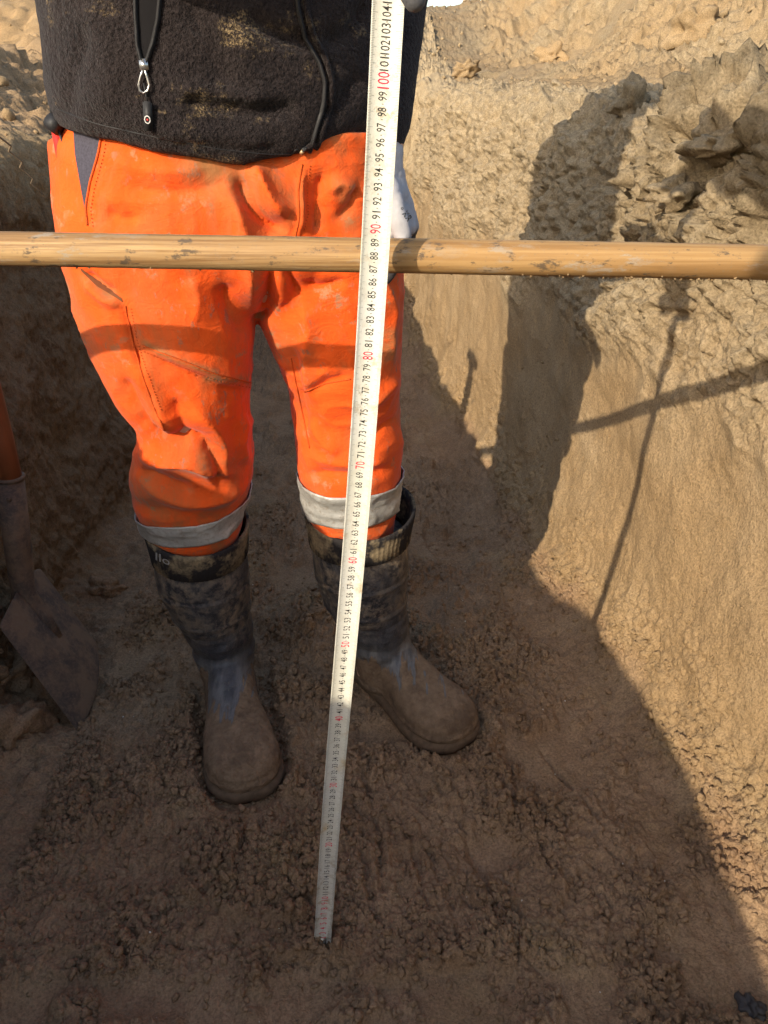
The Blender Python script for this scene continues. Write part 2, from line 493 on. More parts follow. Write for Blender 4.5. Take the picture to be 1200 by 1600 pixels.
ridge = np.abs(perlin2(S * 7 + 3, Yg * 24 + .8 * med, 175)) * sstep(1.1, .6, Yg)
dF = .014 * big + (.005 * med + (.013 * B40 + .0135 * B22 + .0105 * B12 + .0055 * B7 + .0060 * L14 + .004 * L30) * (.6 + .55 * clump) + .009 * ridge) * rgh + .0022 * sml * (.35 + .65 * rgh)
dF -= .009 * np.exp(-(B40 / .05)) * rgh * clump
dF -= .006 * smooth_
# claw furrows on the floor
for pl in (((615, 1265), (650, 1330), (665, 1425)), ((655, 1290), (690, 1370), (705, 1420)), ((735, 1150), (800, 1260), (830, 1330)), ((690, 1240), (740, 1330), (775, 1440)),
           ((565, 1200), (590, 1290), (600, 1400)), ((760, 1210), (830, 1290), (870, 1400)), ((830, 1150), (900, 1240), (960, 1330)), ((560, 1330), (575, 1380), (585, 1440))):
    d, tt = dist_polyline(X, Yg, [G(*q)[:2] for q in pl])
    d = d + .004 * med
    dF -= .0105 * np.exp(-(d / .0045) ** 2) * sstep(0, .15, tt) * sstep(1, .8, tt) * (.4 + .6 * clump)
    dF += .004 * np.exp(-((d - .011) / .006) ** 2) * rgh
# soil squeezed up round the soles of the worker's boots
for (x0, y0), (x1, y1) in (((-.302, 1.185), (-.213, .868)), ((-.045, 1.222), (.138, .985))):
    ax_, ay_ = x1 - x0, y1 - y0; t_ = np.clip(((X - x0) * ax_ + (Yg - y0) * ay_) / (ax_ ** 2 + ay_ ** 2), .12, .86)
    d = np.hypot(X - x0 - t_ * ax_, Yg - y0 - t_ * ay_)
    pr = sstep(.085, .06, d); dF = dF * (1 - pr) + pr * (-.004)
    dF += .011 * np.exp(-((d - .082) / .011) ** 2) * (.35 + .9 * clump * np.abs(med)) * (_h(np.floor(S / .02), np.floor(Yg / .02), 0, 9) * .3 + .7)
dF += .007 * np.exp(-(np.hypot(X + .085, Yg - .632) / .018) ** 2) * (.7 + .6 * L14)
# boot prints pressed by the tread
for (px, py, ro) in ((690, 690, .1), (470, 760, -.2), (700, 850, .25), (450, 610, 0)):
    c = G(px, py); b = blob(c[0], c[1], .05, .13, ro, .12)
    dF -= .012 * b; dF += .005 * b * np.sin((Yg - c[1]) * 2 * PI / .03)
# --- walls
up = sstep(.50, .74, hw + .10 * big + .0 * X)
crumb = sstep(.34, .06, hw + .06 * wob) 
patchy = sstep(.0, .5, fbm2(S * 5, Yg * 5, 3, 101))
f1, f2, rr = worley2((S + 2.0 * w1) / .085, (Yg + 2.0 * w2) / .13, 111)
flake = (rr - .5) * sstep(.0, .10, f2 - f1)
fl2a, fl2b, rr2 = worley2((S + w1 * 2) / .034, (Yg + w2 * 2) / .048, 112)
flake2 = (rr2 - .5) * sstep(.0, .12, fl2b - fl2a)
ridged = 1 - np.abs(fbm2(S * 13, Yg * 9, 4, 115))
dW = .016 * big + up * (.026 * flake + .015 * flake2 + .020 * (ridged - .6) + .012 * L60 + .008 * L30 + .006 * L14 + .003 * L7)
dW += (1 - up) * (.0014 * med + .0010 * sml + .0022 * L7 * patchy + .0045 * flake2 * patchy * sstep(.36, .60, hw))
dW += (1 - up) * crumb * (.012 * B40 + .015 * B22 + .011 * B12 + .006 * B7) * (.35 + .65 * clump)
# bucket-tooth grooves running down the dug face
gro = perlin2(Yg * 26 + 1.2 * perlin2(S * 1.5, Yg * 1.5, 120), S * 1.3, 121)
dW += (1 - up) * .0012 * gro + up * (.012 * billow(.030, 201) + .010 * B12 + .005 * B7)
# large clay shelf torn loose below the rim, and the crack under it
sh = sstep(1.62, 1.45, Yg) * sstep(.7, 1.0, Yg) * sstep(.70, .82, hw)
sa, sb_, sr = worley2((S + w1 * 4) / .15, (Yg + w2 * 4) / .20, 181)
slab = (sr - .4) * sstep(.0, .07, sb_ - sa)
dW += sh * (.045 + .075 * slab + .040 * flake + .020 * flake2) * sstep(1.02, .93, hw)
hol = np.exp(-((Yg - 1.62) / .10) ** 2) * np.exp(-((hw - .72) / .17) ** 2)
dW -= .04 * hol
d, tt = dist_polyline(Yg, hw, [(1.17, .80), (1.22, .755), (1.245, .70), (1.27, .675), (1.36, .665)])
dW -= .02 * np.exp(-((d + .004 * med) / .005) ** 2)
dW += .014 * np.exp(-((Yg - 1.33) / .09) ** 2) * np.exp(-((hw - .74) / .055) ** 2) * (d > 0)
# --- banks and heaps
rg1 = 1 - np.abs(fbm2(S * 7, Yg * 7, 5, 151, .6)); rg2 = 1 - np.abs(fbm2(S * 21, Yg * 21, 4, 152, .6))
dB = .02 * big + .040 * (rg1 - .6) + .018 * (rg2 - .6) + .010 * flake + .007 * flake2 + .020 * billow(.11, 191) + .013 * billow(.05, 192) + .010 * L30 * clump + .008 * L14 + .004 * L7 + .03 * lumps(.15, 141, w1 * 3, w2 * 3)[0] * sstep(.05, .3, Z - gnd)
dLw = .018 * big + .010 * med + .014 * flake * patchy + .008 * L30 * patchy + .005 * L14 + .003 * L7 + .0015 * sml + crumb * (.016 * L60 + .008 * L30)
dB *= .22 + 1.08 * sstep(1.5, 2.9, Yg)
flat_ = np.zeros(X.shape); flat_[:, iB] = sstep(.42, .25, tr)[None, :]
dB = dB * (1 - .7 * flat_)
disp = np.zeros(X.shape)
disp[:, iF] = dF[:, iF]
disp[:, iW] = dW[:, iW]
disp[:, iL] = dLw[:, iL]
disp[:, seg[0]:seg[1]] = dB[:, seg[0]:seg[1]]
disp[:, iB] = dB[:, iB]
# blend the seams between the regions
def blend(j, w, A, B):
    for q in range(-w, w):
        f = sstep(-w, w, q); disp[:, j + q] = A[:, j + q] * (1 - f) + B[:, j + q] * f
blend(seg[1], 18, dB, dLw); blend(seg[2], 26, dLw, dF); blend(seg[3], 34, dF, dW); blend(seg[4], 30, dW, dB)
end = sstep(4.1, 4.3, Yg) * (Yg < 4.7)
disp = disp * (1 - end) + end * (.05 * fbm2(X * 4, Z * 4, 5, 211, .6) + .03 * billow(.12, 212) * 0)
P = P + Nn * (disp * fine)[..., None]
# moisture and clay content of the soil; dark also paints shade into its colour
damp = np.clip(sstep(.10, .0, hw + .05 * wob + .035 * big) * (dep[:, None] > .5), 0, 1)
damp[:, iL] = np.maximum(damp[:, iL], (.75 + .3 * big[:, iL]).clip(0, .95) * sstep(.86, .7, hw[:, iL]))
damp[:, :seg[1]] = .45 * sstep(6, 3, Yg[:, :seg[1]])
clay = np.zeros(X.shape); clay[:, iW] = sstep(.45, .75, hw + .12 * big)[:, iW]
dark_w = sh * (.35 + .5 * (slab > .12))  # torn slabs: greyer clay plus shadow painted into the colour
clay[:, iB] = (.35 + .55 * sstep(-.3, .5, fbm2(X * 2.2, Yg * 2.2, 3, 195)))[:, iB]
dark = np.zeros(X.shape); dark[:, iW] = dark_w[:, iW]; dark[:, iB] = (sstep(1.75, 1.4, Yg) * sstep(.7, .2, tr)[None, :] * .45)[:, iB] if False else np.maximum((sstep(1.75, 1.4, Yg) * .45)[:, iB] * sstep(.7, .2, tr[:])[None, :], .55 * sstep(.45, .30, tr)[None, :] + .28 * sstep(.30, .45, tr)[None, :])  # compacted grey ledge soil, with painted shade on the near rim
dark[:, iL] = (.85 * sstep(.84, .70, hw + .1 * big) * sstep(-.02, .10, hw))[:, iL]  # deep shade of the left wall painted into its soil colour
def sheet(name, j0, j1, label):
    sub = P[:, j0:j1 + 1].reshape(-1, 3); m = j1 - j0 + 1
    i = (np.arange(nY - 1)[:, None] * m + np.arange(m - 1)[None, :]).ravel()
    F = np.stack([i, i + 1, i + m + 1, i + m], 1)
    o = obj(name, sub, F, M_SOIL, origin=(0, 0, 0))
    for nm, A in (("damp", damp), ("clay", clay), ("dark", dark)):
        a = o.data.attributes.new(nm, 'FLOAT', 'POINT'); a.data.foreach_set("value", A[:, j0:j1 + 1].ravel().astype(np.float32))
    tag(o, label, kind='structure'); return o
o_gl = sheet("ground_left", 0, seg[1], "rough ground with spoil left of the trench")
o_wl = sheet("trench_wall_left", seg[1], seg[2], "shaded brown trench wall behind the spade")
o_fl = sheet("trench_floor", seg[2], seg[3], "crumbly damp brown soil floor of the trench")
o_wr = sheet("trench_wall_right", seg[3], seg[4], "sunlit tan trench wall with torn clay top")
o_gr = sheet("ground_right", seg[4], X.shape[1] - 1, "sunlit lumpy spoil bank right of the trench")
def floor_z(x, y):
    i = np.argmin(np.abs(YR - y)); row = P[i, seg[2]:seg[3]]; j = np.argmin(np.abs(row[:, 0] - x)); return row[j, 2]
def grid_pt(i, j): return P[i, j], Nn[i, j]

# --- loose crumbs of soil
def crumb_shape(seed, sub=1):
    bm = bmesh.new(); bmesh.ops.create_icosphere(bm, subdivisions=sub, radius=1)
    V = np.array([v.co[:] for v in bm.verts]); F = [tuple(v.index for v in f.verts) for f in bm.faces]; bm.free()
    r = 1 + .55 * vnoise3(V, 1.3, seed) + .45 * vnoise3(V, 2.9, seed + 5) + (.14 * vnoise3(V, 6, seed + 9) + .08 * vnoise3(V, 13, seed + 10) if sub > 2 else 0)
    V = V * r[:, None] * np.array([1, .85, .62]); return V, np.array(F)
PROTO = [crumb_shape(s) for s in range(10)]
def rotm(rng):
    q = rng.normal(size=4); q /= np.linalg.norm(q); a, b, c, d = q
    return np.array([[a*a+b*b-c*c-d*d, 2*(b*c-a*d), 2*(b*d+a*c)], [2*(b*c+a*d), a*a-b*b+c*c-d*d, 2*(c*d-a*b)], [2*(b*d-a*c), 2*(c*d+a*b), a*a-b*b-c*c+d*d]])
PROTO2 = [crumb_shape(40 + s, 2) for s in range(8)]
def scatter(name, picks, sizes, rng, label, mat, dampv, sink=.30):
    Vs, Fs, n = [], [], 0
    da, cl = [], []
    for (i, j), s in zip(picks, sizes):
        V, F = PROTO2[rng.integers(8)] if s > .0048 else PROTO[rng.integers(len(PROTO))]
        p = P[i, j] + Nn[i, j] * s * sink
        Vs.append(V @ rotm(rng).T * s + p); Fs.append(F + n); n += len(V)
        da.append(np.full(len(V), damp[i, j] if dampv is None else dampv)); cl.append(np.full(len(V), clay[i, j]))
    o = obj(name, np.concatenate(Vs), np.concatenate(Fs), mat, origin=(0, 0, 0), smooth=False)
    for nm, A in (("damp", da), ("clay", cl)):
        a = o.data.attributes.new(nm, 'FLOAT', 'POINT'); a.data.foreach_set("value", np.concatenate(A).astype(np.float32))
    return tag(o, label, kind='stuff')
rng = np.random.default_rng(3)
r0, r1 = np.searchsorted(YR, .5), np.searchsorted(YR, 3.0)
wt = (low * rgh * (.15 + clump) * sstep(3.2, 1.2, Yg))[r0:r1, seg[2]:seg[3] + 120]
NCR = 22000
wt = (wt * sstep(2.4, .8, YR[r0:r1])[:, None]) ** 1.1; cdf = np.cumsum(wt.ravel()); cdf /= cdf[-1]
idx = np.searchsorted(cdf, rng.random(NCR)); ii, jj = np.unravel_index(idx, wt.shape)
scatter("soil_crumbs", list(zip(ii + r0, jj + seg[2])), .0014 + .0062 * rng.random(NCR) ** 2.6, rng, "loose soil crumbs strewn over the trench floor", M_SOIL, None, .02)
M_GRIT = plain("white_grit", (.62, .56, .47), .8)
ii = rng.integers(r0, np.searchsorted(YR, 1.6), 90); jj = rng.integers(seg[2], seg[3], 90)
scatter("grit", list(zip(ii, jj)), .0007 + .0013 * rng.random(90) ** 2, rng, "tiny pale grains of grit on the trench floor", M_GRIT, 0)
# crumbs along the foot of the lit wall and on the banks
wb = (sstep(.5, .1, hw) * sstep(.0, .06, hw) * sstep(.6, .9, Yg) * sstep(2.6, 1.8, Yg) * (.1 + clump))[r0:r1, seg[3]:seg[4]]
cdf = np.cumsum(wb.ravel()); cdf /= cdf[-1]; idx = np.searchsorted(cdf, rng.random(700)); ii, jj = np.unravel_index(idx, wb.shape)
scatter("wall_crumbs", list(zip(ii + r0, jj + seg[3])), .001 + .004 * rng.random(700) ** 3, rng, "dry soil crumbs caught at the foot of the sunlit wall", M_SOIL, None)
r2 = np.searchsorted(YR, 7.0); r3 = np.searchsorted(YR, 1.0)
ii = rng.integers(r3, r2, 1500); jj = rng.integers(seg[4] - 20, seg[4] + 235, 1500)
scatter("heap_crumbs", list(zip(ii, jj)), .003 + .012 * rng.random(1500) ** 3, rng, "loose dry clods strewn over the sunlit spoil bank", M_SOIL, 0)
ii = rng.integers(r3, r2, 500); jj = rng.integers(seg[1] - 80, seg[1] + 6, 500)
scatter("bank_crumbs", list(zip(ii, jj)), .004 + .016 * rng.random(500) ** 3, rng, "loose dry clods strewn over the bank behind the worker's right hip", M_SOIL, .1)

# --- single clods and stones that can be told apart
def clod(name, c, r, seed, label, cat, mat=M_SOIL, dampv=1.0, clayv=0.0, flat=1.0):
    V, F = crumb_shape(seed, 4); rg = np.random.default_rng(seed)
    V = V @ rotm(rg).T * r; V[:, 2] *= flat
    o = obj(name, V + np.asarray(c), F, mat, origin=c)
    for nm, x in (("damp", dampv), ("clay", clayv)):
        a = o.data.attributes.new(nm, 'FLOAT', 'POINT'); a.data.foreach_set("value", np.full(len(V), x, np.float32))
    return tag(o, label, cat)
c = G(168, 935); clod("soil_clod", (c[0], c[1], floor_z(c[0], c[1]) + .018), .034, 21, "round brown clod on the floor between the spade and the left boot", "clod")
c = G(30, 1160); clod("soil_clod", (c[0], c[1], .03), .055, 22, "large brown clod at the left edge just below the spade blade", "clod")
c = G(15, 1085); clod("soil_clod", (c[0] - .02, c[1], .05), .075, 23, "big smooth lump of fallen soil tucked under the spade blade", "clod")
c = G(1172, 1578); clod("stone", (c[0], c[1], .004), .017, 24, "small dark smooth stone at the bottom right of the floor", "stone", plain("dark_stone", (.045, .040, .037), .6), flat=.6)

# big clods lying on the right-hand rim and on the spoil behind it
ra, rb = np.searchsorted(YR, .7), np.searchsorted(YR, 6.5)
qs = P[ra:rb:3, seg[3]:seg[5]:3]; nr_, nc_ = qs.shape[:2]
ii = (np.arange(nr_ - 1)[:, None] * nc_ + np.arange(nc_ - 1)[None, :]).ravel()
T_RW = bvh(qs.reshape(-1, 3), np.stack([ii, ii + 1, ii + nc_ + 1, ii + nc_], 1))
def rim_clod(px, py, r, seed, label, flat, dk, cl):
    c = hit(T_RW, px, py, r * .25)
    V, F = crumb_shape(seed, 4); rg = np.random.default_rng(seed)
    V = V @ rotm(rg).T * r; V[:, 2] *= flat
    V = V + V / r * (.10 * r * (np.abs(vnoise3(V, 2.2 / r, seed)) * -2 + .5) + .05 * r * vnoise3(V, 6 / r, seed + 3))[:, None]
    o = obj("soil_clod", V + c, F, M_SOIL, origin=c)
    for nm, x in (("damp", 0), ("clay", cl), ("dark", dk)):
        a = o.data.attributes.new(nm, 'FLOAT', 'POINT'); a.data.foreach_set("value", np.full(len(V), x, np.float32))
    tag(o, label, "clod")
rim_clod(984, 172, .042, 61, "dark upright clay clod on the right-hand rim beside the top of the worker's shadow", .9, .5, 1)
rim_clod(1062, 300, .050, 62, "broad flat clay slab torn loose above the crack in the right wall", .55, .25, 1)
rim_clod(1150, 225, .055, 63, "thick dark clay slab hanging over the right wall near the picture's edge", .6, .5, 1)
rim_clod(724, 118, .070, 64, "large lump of spoil at the foot of the heap just behind the far rim", .8, .3, .3)
rim_clod(868, 92, .075, 65, "sunlit angular clod half way up the spoil heap on the right", .8, .1, .2)
rim_clod(1085, 62, .090, 66, "big pale block of soil high on the spoil heap at the upper right", .8, .1, .4)
# ------------------------------------------------------------------ wooden pole laid across the trench
def wood_material():
    k = NT("wood")
    v = k.coord((1.6, 60, 60)); g1 = k.noise(1.0, 6, .6, vec=v, dist=.6)
    g2 = k.noise(1.0, 5, .7, vec=k.coord((6, 300, 300)))
    c = k.ramp(g1, [(.28, (.15, .08, .032)), (.42, (.30, .17, .068)), (.56, (.41, .26, .115)), (.66, (.22, .12, .046)), (.8, (.38, .235, .10))])
    c = k.mix(k.ramp(g2, [(.47, 0), (.60, .75)]), c, (.20, .10, .035))
    # orange varnish left on the right-hand length, worn pale on the left
    x = k.sep()[0]
    var = k.ramp(x, [(0.48, 0), (.53, 1)])
    xx = k.math('MULTIPLY_ADD', x, 1.0, .5); var = k.ramp(xx, [(.42, 0), (.55, 1)])
    c = k.mix(k.math('MULTIPLY', var, .5), c, k.mix(k.ramp(g1, [(.3, 0), (.7, 1)]), (.23, .112, .030), (.43, .245, .082)))
    # grey worn-off paint and dark scuffs
    w = k.noise(1.0, 6, .75, vec=k.coord((26, 75, 75))); patch = k.noise(9, 3, .5)
    pm = k.math('MULTIPLY', k.ramp(w, [(.54, 0), (.62, 1)]), k.ramp(patch, [(.42, 0), (.60, 1)]))
    c = k.mix(k.math('MULTIPLY', pm, .6), c, (.30, .275, .23))
    s = k.noise(1.0, 5, .7, vec=k.coord((40, 90, 90), loc=(3, 1, 2)))
    c = k.mix(k.ramp(s, [(.58, 0), (.64, .85)]), c, (.085, .06, .04))
    c = k.mix(k.ramp(k.noise(420, 2), [(.62, 0), (.7, .4)]), c, (.2, .15, .09))
    return k.done(c, k.ramp(w, [(.4, .58), (.6, .85)]), k.bump(g2, .3, .0008, k.bump(w, .35, .0008)), 0, .4)
M_WOOD = wood_material()
PY_ = .668
pA, pB = W(0, 387, PY_), W(1200, 411.5, PY_)
pd = (pB - pA) / np.linalg.norm(pB - pA)
mid = (pA + pB) / 2
pole = thing("wooden_pole", "long round wooden pole with worn varnish held level across the trench", "pole", mid)
ts = np.linspace(-.80, .635, 100)
rr_ = .0135 + .0007 * ((ts + .8) / 1.2) + .00012 * np.sin(ts * 9)
m = MB(); m.tube([mid + pd * t + np.array([0, 0, .0012 * math.sin(t * 2.1)]) for t in ts], rr_, 40)
V_, F_ = m.out()
V_ += (vnoise3(V_, 60, 5) * .00018)[:, None]
obj("handle", V_, F_, M_WOOD, pole)
# wet sand stuck to the underside
m = MB(); rg = np.random.default_rng(5)
for _ in range(130):
    t = .17 + .10 * rg.random() + .05 * rg.normal() if rg.random() < .8 else rg.uniform(-.3, .38)
    a = -PI / 2 + rg.normal() * .35
    Vc, Fc = PROTO[rg.integers(10)]
    cc = mid + pd * t + .0143 * np.array([0, math.cos(a) * (1 if rg.random() < .5 else -1), math.sin(a)])
    m.add(Vc @ rotm(rg).T * rg.uniform(.0005, .0017) + cc, [tuple(q) for q in Fc])
o = m.build("sand", M_SOIL, pole); o["kind"] = "stuff"

# ------------------------------------------------------------------ measuring tape
T0 = W(503, 1478, .625); T0[2] = .003
tdir = np.array([.0800, -.0010, .9968]); tdir /= np.linalg.norm(tdir)
tw = np.array([1.0, .10, 0]); tw -= tdir * tw.dot(tdir); tw /= np.linalg.norm(tw)
tn = np.cross(tw, tdir); tn = tn if tn[1] < 0 else -tn          # towards the reader
HWD = .0111
def blade(w, s, off=0.0):
    w = np.asarray(w, float); s = np.asarray(s, float)
    q = (w / HWD) ** 2
    bow = .0035 * np.sin(PI * np.clip(s / 1.08, 0, 1)) - .0022 * np.sin(2 * PI * np.clip(s / 1.08, 0, 1))
    slope = 2 * w / HWD ** 2 * .0030
    nx = -slope / np.sqrt(1 + slope ** 2); nn = 1 / np.sqrt(1 + slope ** 2)
    return (T0 + s[..., None] * tdir + (w + bow + off * nx)[..., None] * tw + (.0030 * q + off * nn)[..., None] * tn)
def tape_material():
    k = NT("tape_paint")
    v = k.tc.outputs["Object"]
    n = k.noise(9, 5, .6); n2 = k.noise(130, 5, .7); n3 = k.noise(38, 4, .6)
    c = k.mix(k.ramp(n, [(.35, 0), (.7, 1)]), (.64, .63, .585), (.60, .58, .485))
    yel = k.ramp(k.noise(5, 3), [(.45, 0), (.62, 1)])
    c = k.mix(k.math('MULTIPLY', yel, .4), c, (.60, .55, .38))
    c = k.mix(k.ramp(n3, [(.60, 0), (.74, .75)]), c, (.50, .34, .15))
    z = k.sep()[2]
    zz = k.math('MULTIPLY', z, .9)
    band = k.ramp(zz, [(.0, 1), (.13, .75), (.2, .12), (.48, .1), (.52, .5), (.56, .12), (.66, .15), (.70, .85), (.73, .2), (.84, .15), (.88, .7), (.92, .1)])
    mud = k.math('MULTIPLY', k.ramp(n2, [(.50, 0), (.60, 1)]), k.math('MULTIPLY', band, k.ramp(n3, [(.42, 0), (.55, 1)])))
    c = k.mix(k.math('MULTIPLY', mud, .85), c, (.33, .235, .125))
    c = k.mix(k.math('MULTIPLY', k.ramp(n2, [(.45, 0), (.7, 1)]), .22), c, (.42, .36, .25))
    return k.done(c, .42, k.bump(k.math('ADD', mud, k.math('MULTIPLY', n2, .2)), .4, .0008), 0, .45)
M_TAPE = tape_material()
M_INK = plain("black_print", (.035, .033, .03), .5); M_RED = plain("red_print", (.70, .03, .07), .5)
M_TICK = plain("grey_print", (.20, .19, .165), .6)
M_STEEL = plain("hook_steel", (.42, .39, .33), .38, .85, .3, 300)
M_CASE = plain("case_plastic", (.085, .088, .095), .5, 0, .2, 500)
tape = thing("tape_measure", "white steel tape measure standing upright on the floor in front of the worker", "tape measure", T0)
ss = np.linspace(.004, 1.30, 260); ww = np.linspace(-HWD, HWD, 17)
fr = blade(np.repeat(ww[None, :], 260, 0), np.repeat(ss[:, None], 17, 1), .00012).reshape(-1, 3)
bk = blade(np.repeat(ww[None, :], 260, 0), np.repeat(ss[:, None], 17, 1), -.00012).reshape(-1, 3)
F = []; nA = 260 * 17
for i in range(259):
    for j in range(16):
        a = i * 17 + j; F.append((a, a + 1, a + 18, a + 17)); F.append((a + nA, a + 17 + nA, a + 18 + nA, a + 1 + nA))
    for j in (0, 16):
        a = i * 17 + j; F.append((a, a + 17, a + 17 + nA, a + nA))
obj("blade", np.concatenate([fr, bk]), F, M_TAPE, tape)
# printed numerals and millimetre ticks
GLY = {}
def glyph_mesh(txt):
    if txt in GLY: return GLY[txt]
    cu = bpy.data.curves.new("t", 'FONT'); cu.body = txt; cu.align_x = 'CENTER'; cu.align_y = 'CENTER'; cu.size = 1; cu.resolution_u = 2
    cu.offset = .002
    ob = bpy.data.objects.new("t", cu); COL.objects.link(ob)
    ev = ob.evaluated_get(bpy.context.evaluated_depsgraph_get()); me = ev.to_mesh()
    V = np.array([v.co[:] for v in me.vertices]); F = [tuple(p.vertices) for p in me.polygons]
    ev.to_mesh_clear(); bpy.data.objects.remove(ob); bpy.data.curves.remove(cu)
    c = (V.max(0) + V.min(0)) / 2; h = V[:, 1].max() - V[:, 1].min(); V = (V - c) / h
    GLY[txt] = (V, F); return V, F
bk_, rd_ = MB(), MB()
for cm in range(1, 107):
    V, F = glyph_mesh(str(cm)); red = cm % 10 == 0 or cm < 10 and cm > 0
    cap = .0086 if red else .0066
    length = (.0027 * len(str(cm)) + .0003) * (1.22 if red else 1.0)
    Lx = V[:, 0].max() - V[:, 0].min()
    along = V[:, 0] / Lx * length; across = -V[:, 1] * cap
    q = blade(across - .0004, cm / 100 + along, .00026)
    (rd_ if red else bk_).add(q, F)
def quadstrip(mb, w0, w1, s, h):
    a = np.array([w0, w1, w1, w0]); b = np.array([s - h, s - h, s + h, s + h]); mb.add(blade(a, b, .00024), [(0, 1, 2, 3)])
tk = MB()
for mm in range(3, 1068):
    s = mm / 1000
    ln = .0046 if mm % 10 == 0 else (.0034 if mm % 5 == 0 else .0023)
    quadstrip(tk, HWD - .0002 - ln, HWD - .0002, s, .00011); quadstrip(tk, -HWD + .0002, -HWD + .0002 + ln * .9, s, .00011)
    if mm % 10 == 5: quadstrip(bk_, -.0006, .0006, s, .00022)
m = MB(); cnt = []
for q in (bk_, rd_, tk):
    V_, F_ = q.out(); m.add(V_, F_); cnt.append(len(F_))
ob_ = m.build("printed_scale", [M_INK, M_RED, M_TICK], tape, smooth=False)
ob_.data.polygons.foreach_set("material_index", np.repeat([0, 1, 2], cnt).astype(np.int32))
# end hook: a small bent steel lip riveted to the end of the blade
m = MB()
rot = np.stack([tw, tn, tdir], 1)
m.box(T0 + tdir * .0105 + tn * .0012, (.0098, .0010, .019), rot, .0003)
m.box(T0 + tdir * .0006 + tn * .0036, (.0205, .0090, .0014), rot, .0004)
for a in (-.0025, .0025):
    m.ball(T0 + tdir * .013 + tn * .002 + tw * a, .0011, 10, 6)
hk = m.build("end_hook", M_STEEL, tape)
# case, unseen above the picture, set high to help shade the right rim
m = MB()
cc = T0 + tdir * 1.325 + tn * .001
m.box(cc - tn * .030, (.034, .062, .074), rot, .010)
V, F = m.out(); 
case = obj("case", V, F, M_CASE, tape)
m = MB(); m.box(cc - tn * .0635, (.026, .006, .03), rot, .002); m.build("belt_clip", M_STEEL, case)

# ------------------------------------------------------------------ spade leaning on the left wall
def mud_metal():
    k = NT("muddy_steel")
    n = k.noise(22, 6, .65); n2 = k.noise(160, 4, .7)
    c = k.mix(k.ramp(n, [(.40, 0), (.58, 1)]), (.075, .052, .040), (.175, .108, .064))
    c = k.mix(k.ramp(n2, [(.45, 0), (.7, .6)]), c, (.20, .13, .08))
    return k.done(c, .75, k.bump(n2, .5, .0012, k.bump(n, .4, .003)), .15, .4)
M_MUDSTEEL = mud_metal()
sp_tip = G(130, 1140, .004)
spade = thing("spade", "muddy steel spade with a wooden handle leaning against the left trench wall", "spade", sp_tip)
S_A, S_B = W(6, 975, 1.06), W(70, 884, 1.245)      # shoulders
S_D, S_C = G(131, 1142, .002), W(158, 1000, 1.205)    # lower corners
nB = 16
Vb = []
bn = np.cross(S_B - S_A, S_D - S_A); bn /= np.linalg.norm(bn)
if bn[1] > 0: bn = -bn
for i in range(nB):
    for j in range(nB):
        a, b = i / (nB - 1), j / (nB - 1)
        q = (S_A * (1 - b) + S_B * b) * (1 - a) + (S_D * (1 - b) + S_C * b) * a
        bow = .022 * (1 - (2 * b - 1) ** 2) * (1 - .35 * a)            # dished blade
        keel = .014 * math.exp(-((b - .5) / .09) ** 2) * max(0, 1 - a / .62)  # forged ridge below the socket
        shr = -.012 * (abs(2 * b - 1) ** 4) * (1 - a) ** 3 
        ax = (S_D - S_A) + (S_C - S_B); ax /= np.linalg.norm(ax)
        Vb.append(q - bn * (bow - .012) + bn * keel + ax * (-.02 * (1 - (2 * b - 1) ** 2) * (1 - a) ** 4 + .012 * (1 - (2 * b - 1) ** 2) * a ** 4))
Vb = np.array(Vb); F = [(i * nB + j, i * nB + j + 1, (i + 1) * nB + j + 1, (i + 1) * nB + j) for i in range(nB - 1) for j in range(nB - 1)]
bl = obj("blade", Vb, F, M_MUDSTEEL, spade)
md = bl.modifiers.new("sol", 'SOLIDIFY'); md.thickness = .0032; md.offset = 0
sd = bl.modifiers.new("sub", 'SUBSURF'); sd.levels = 1; sd.render_levels = 2
sA = (S_A + S_B) / 2 + bn * .004
sH = W(14, 745, 1.165); sT = sH + (sH - sA) / np.linalg.norm(sH - sA) * .10
axs = (sT - sA) / np.linalg.norm(sT - sA); dn = ((S_D + S_C) / 2 - sA); dn /= np.linalg.norm(dn)
m = MB(); m.tube([sA + dn * .10, sA + dn * .05, sA, sA + (sH - sA) * .4, sH], [.010, .017, .0205, .0225, .0235], 24)
soc = m.build("socket", M_MUDSTEEL, spade)
m = MB(); m.tube([sH - axs * .004, sH + axs * .003], [.0247, .0247], 24); m.ball(sH - axs * .03 + np.array([.006, -.022, 0]), .005, 10, 6)
m.build("rivet_collar", M_MUDSTEEL, spade)
k = NT("dark_handle_wood"); g = k.noise(1, 5, .6, vec=k.coord((40, 40, 6)))
M_DWOOD = k.done(k.ramp(g, [(.3, (.16, .05, .017)), (.7, (.29, .095, .035))]), .55, k.bump(g, .3, .001))
hp = W(-22, 600, 1.165); hd = hp - sH; hd /= np.linalg.norm(hd)
m = MB(); m.tube([sH - axs * .02, sH + hd * .08, sH + hd * .30, sH + hd * .53], [.0222, .0215, .020, .019], 24)
e = sH + hd * .53
m.build("handle", M_DWOOD, spade)
m = MB(); tx = np.cross(hd, [0, 1, 0]); tx /= np.linalg.norm(tx)
m.capsule([e + np.array([0, -.055, .01]), e + np.array([0, 0, .014]), e + np.array([0, .055, .01])], [.016, .0175, .016], 18)
m.build("grip", M_DWOOD, spade)

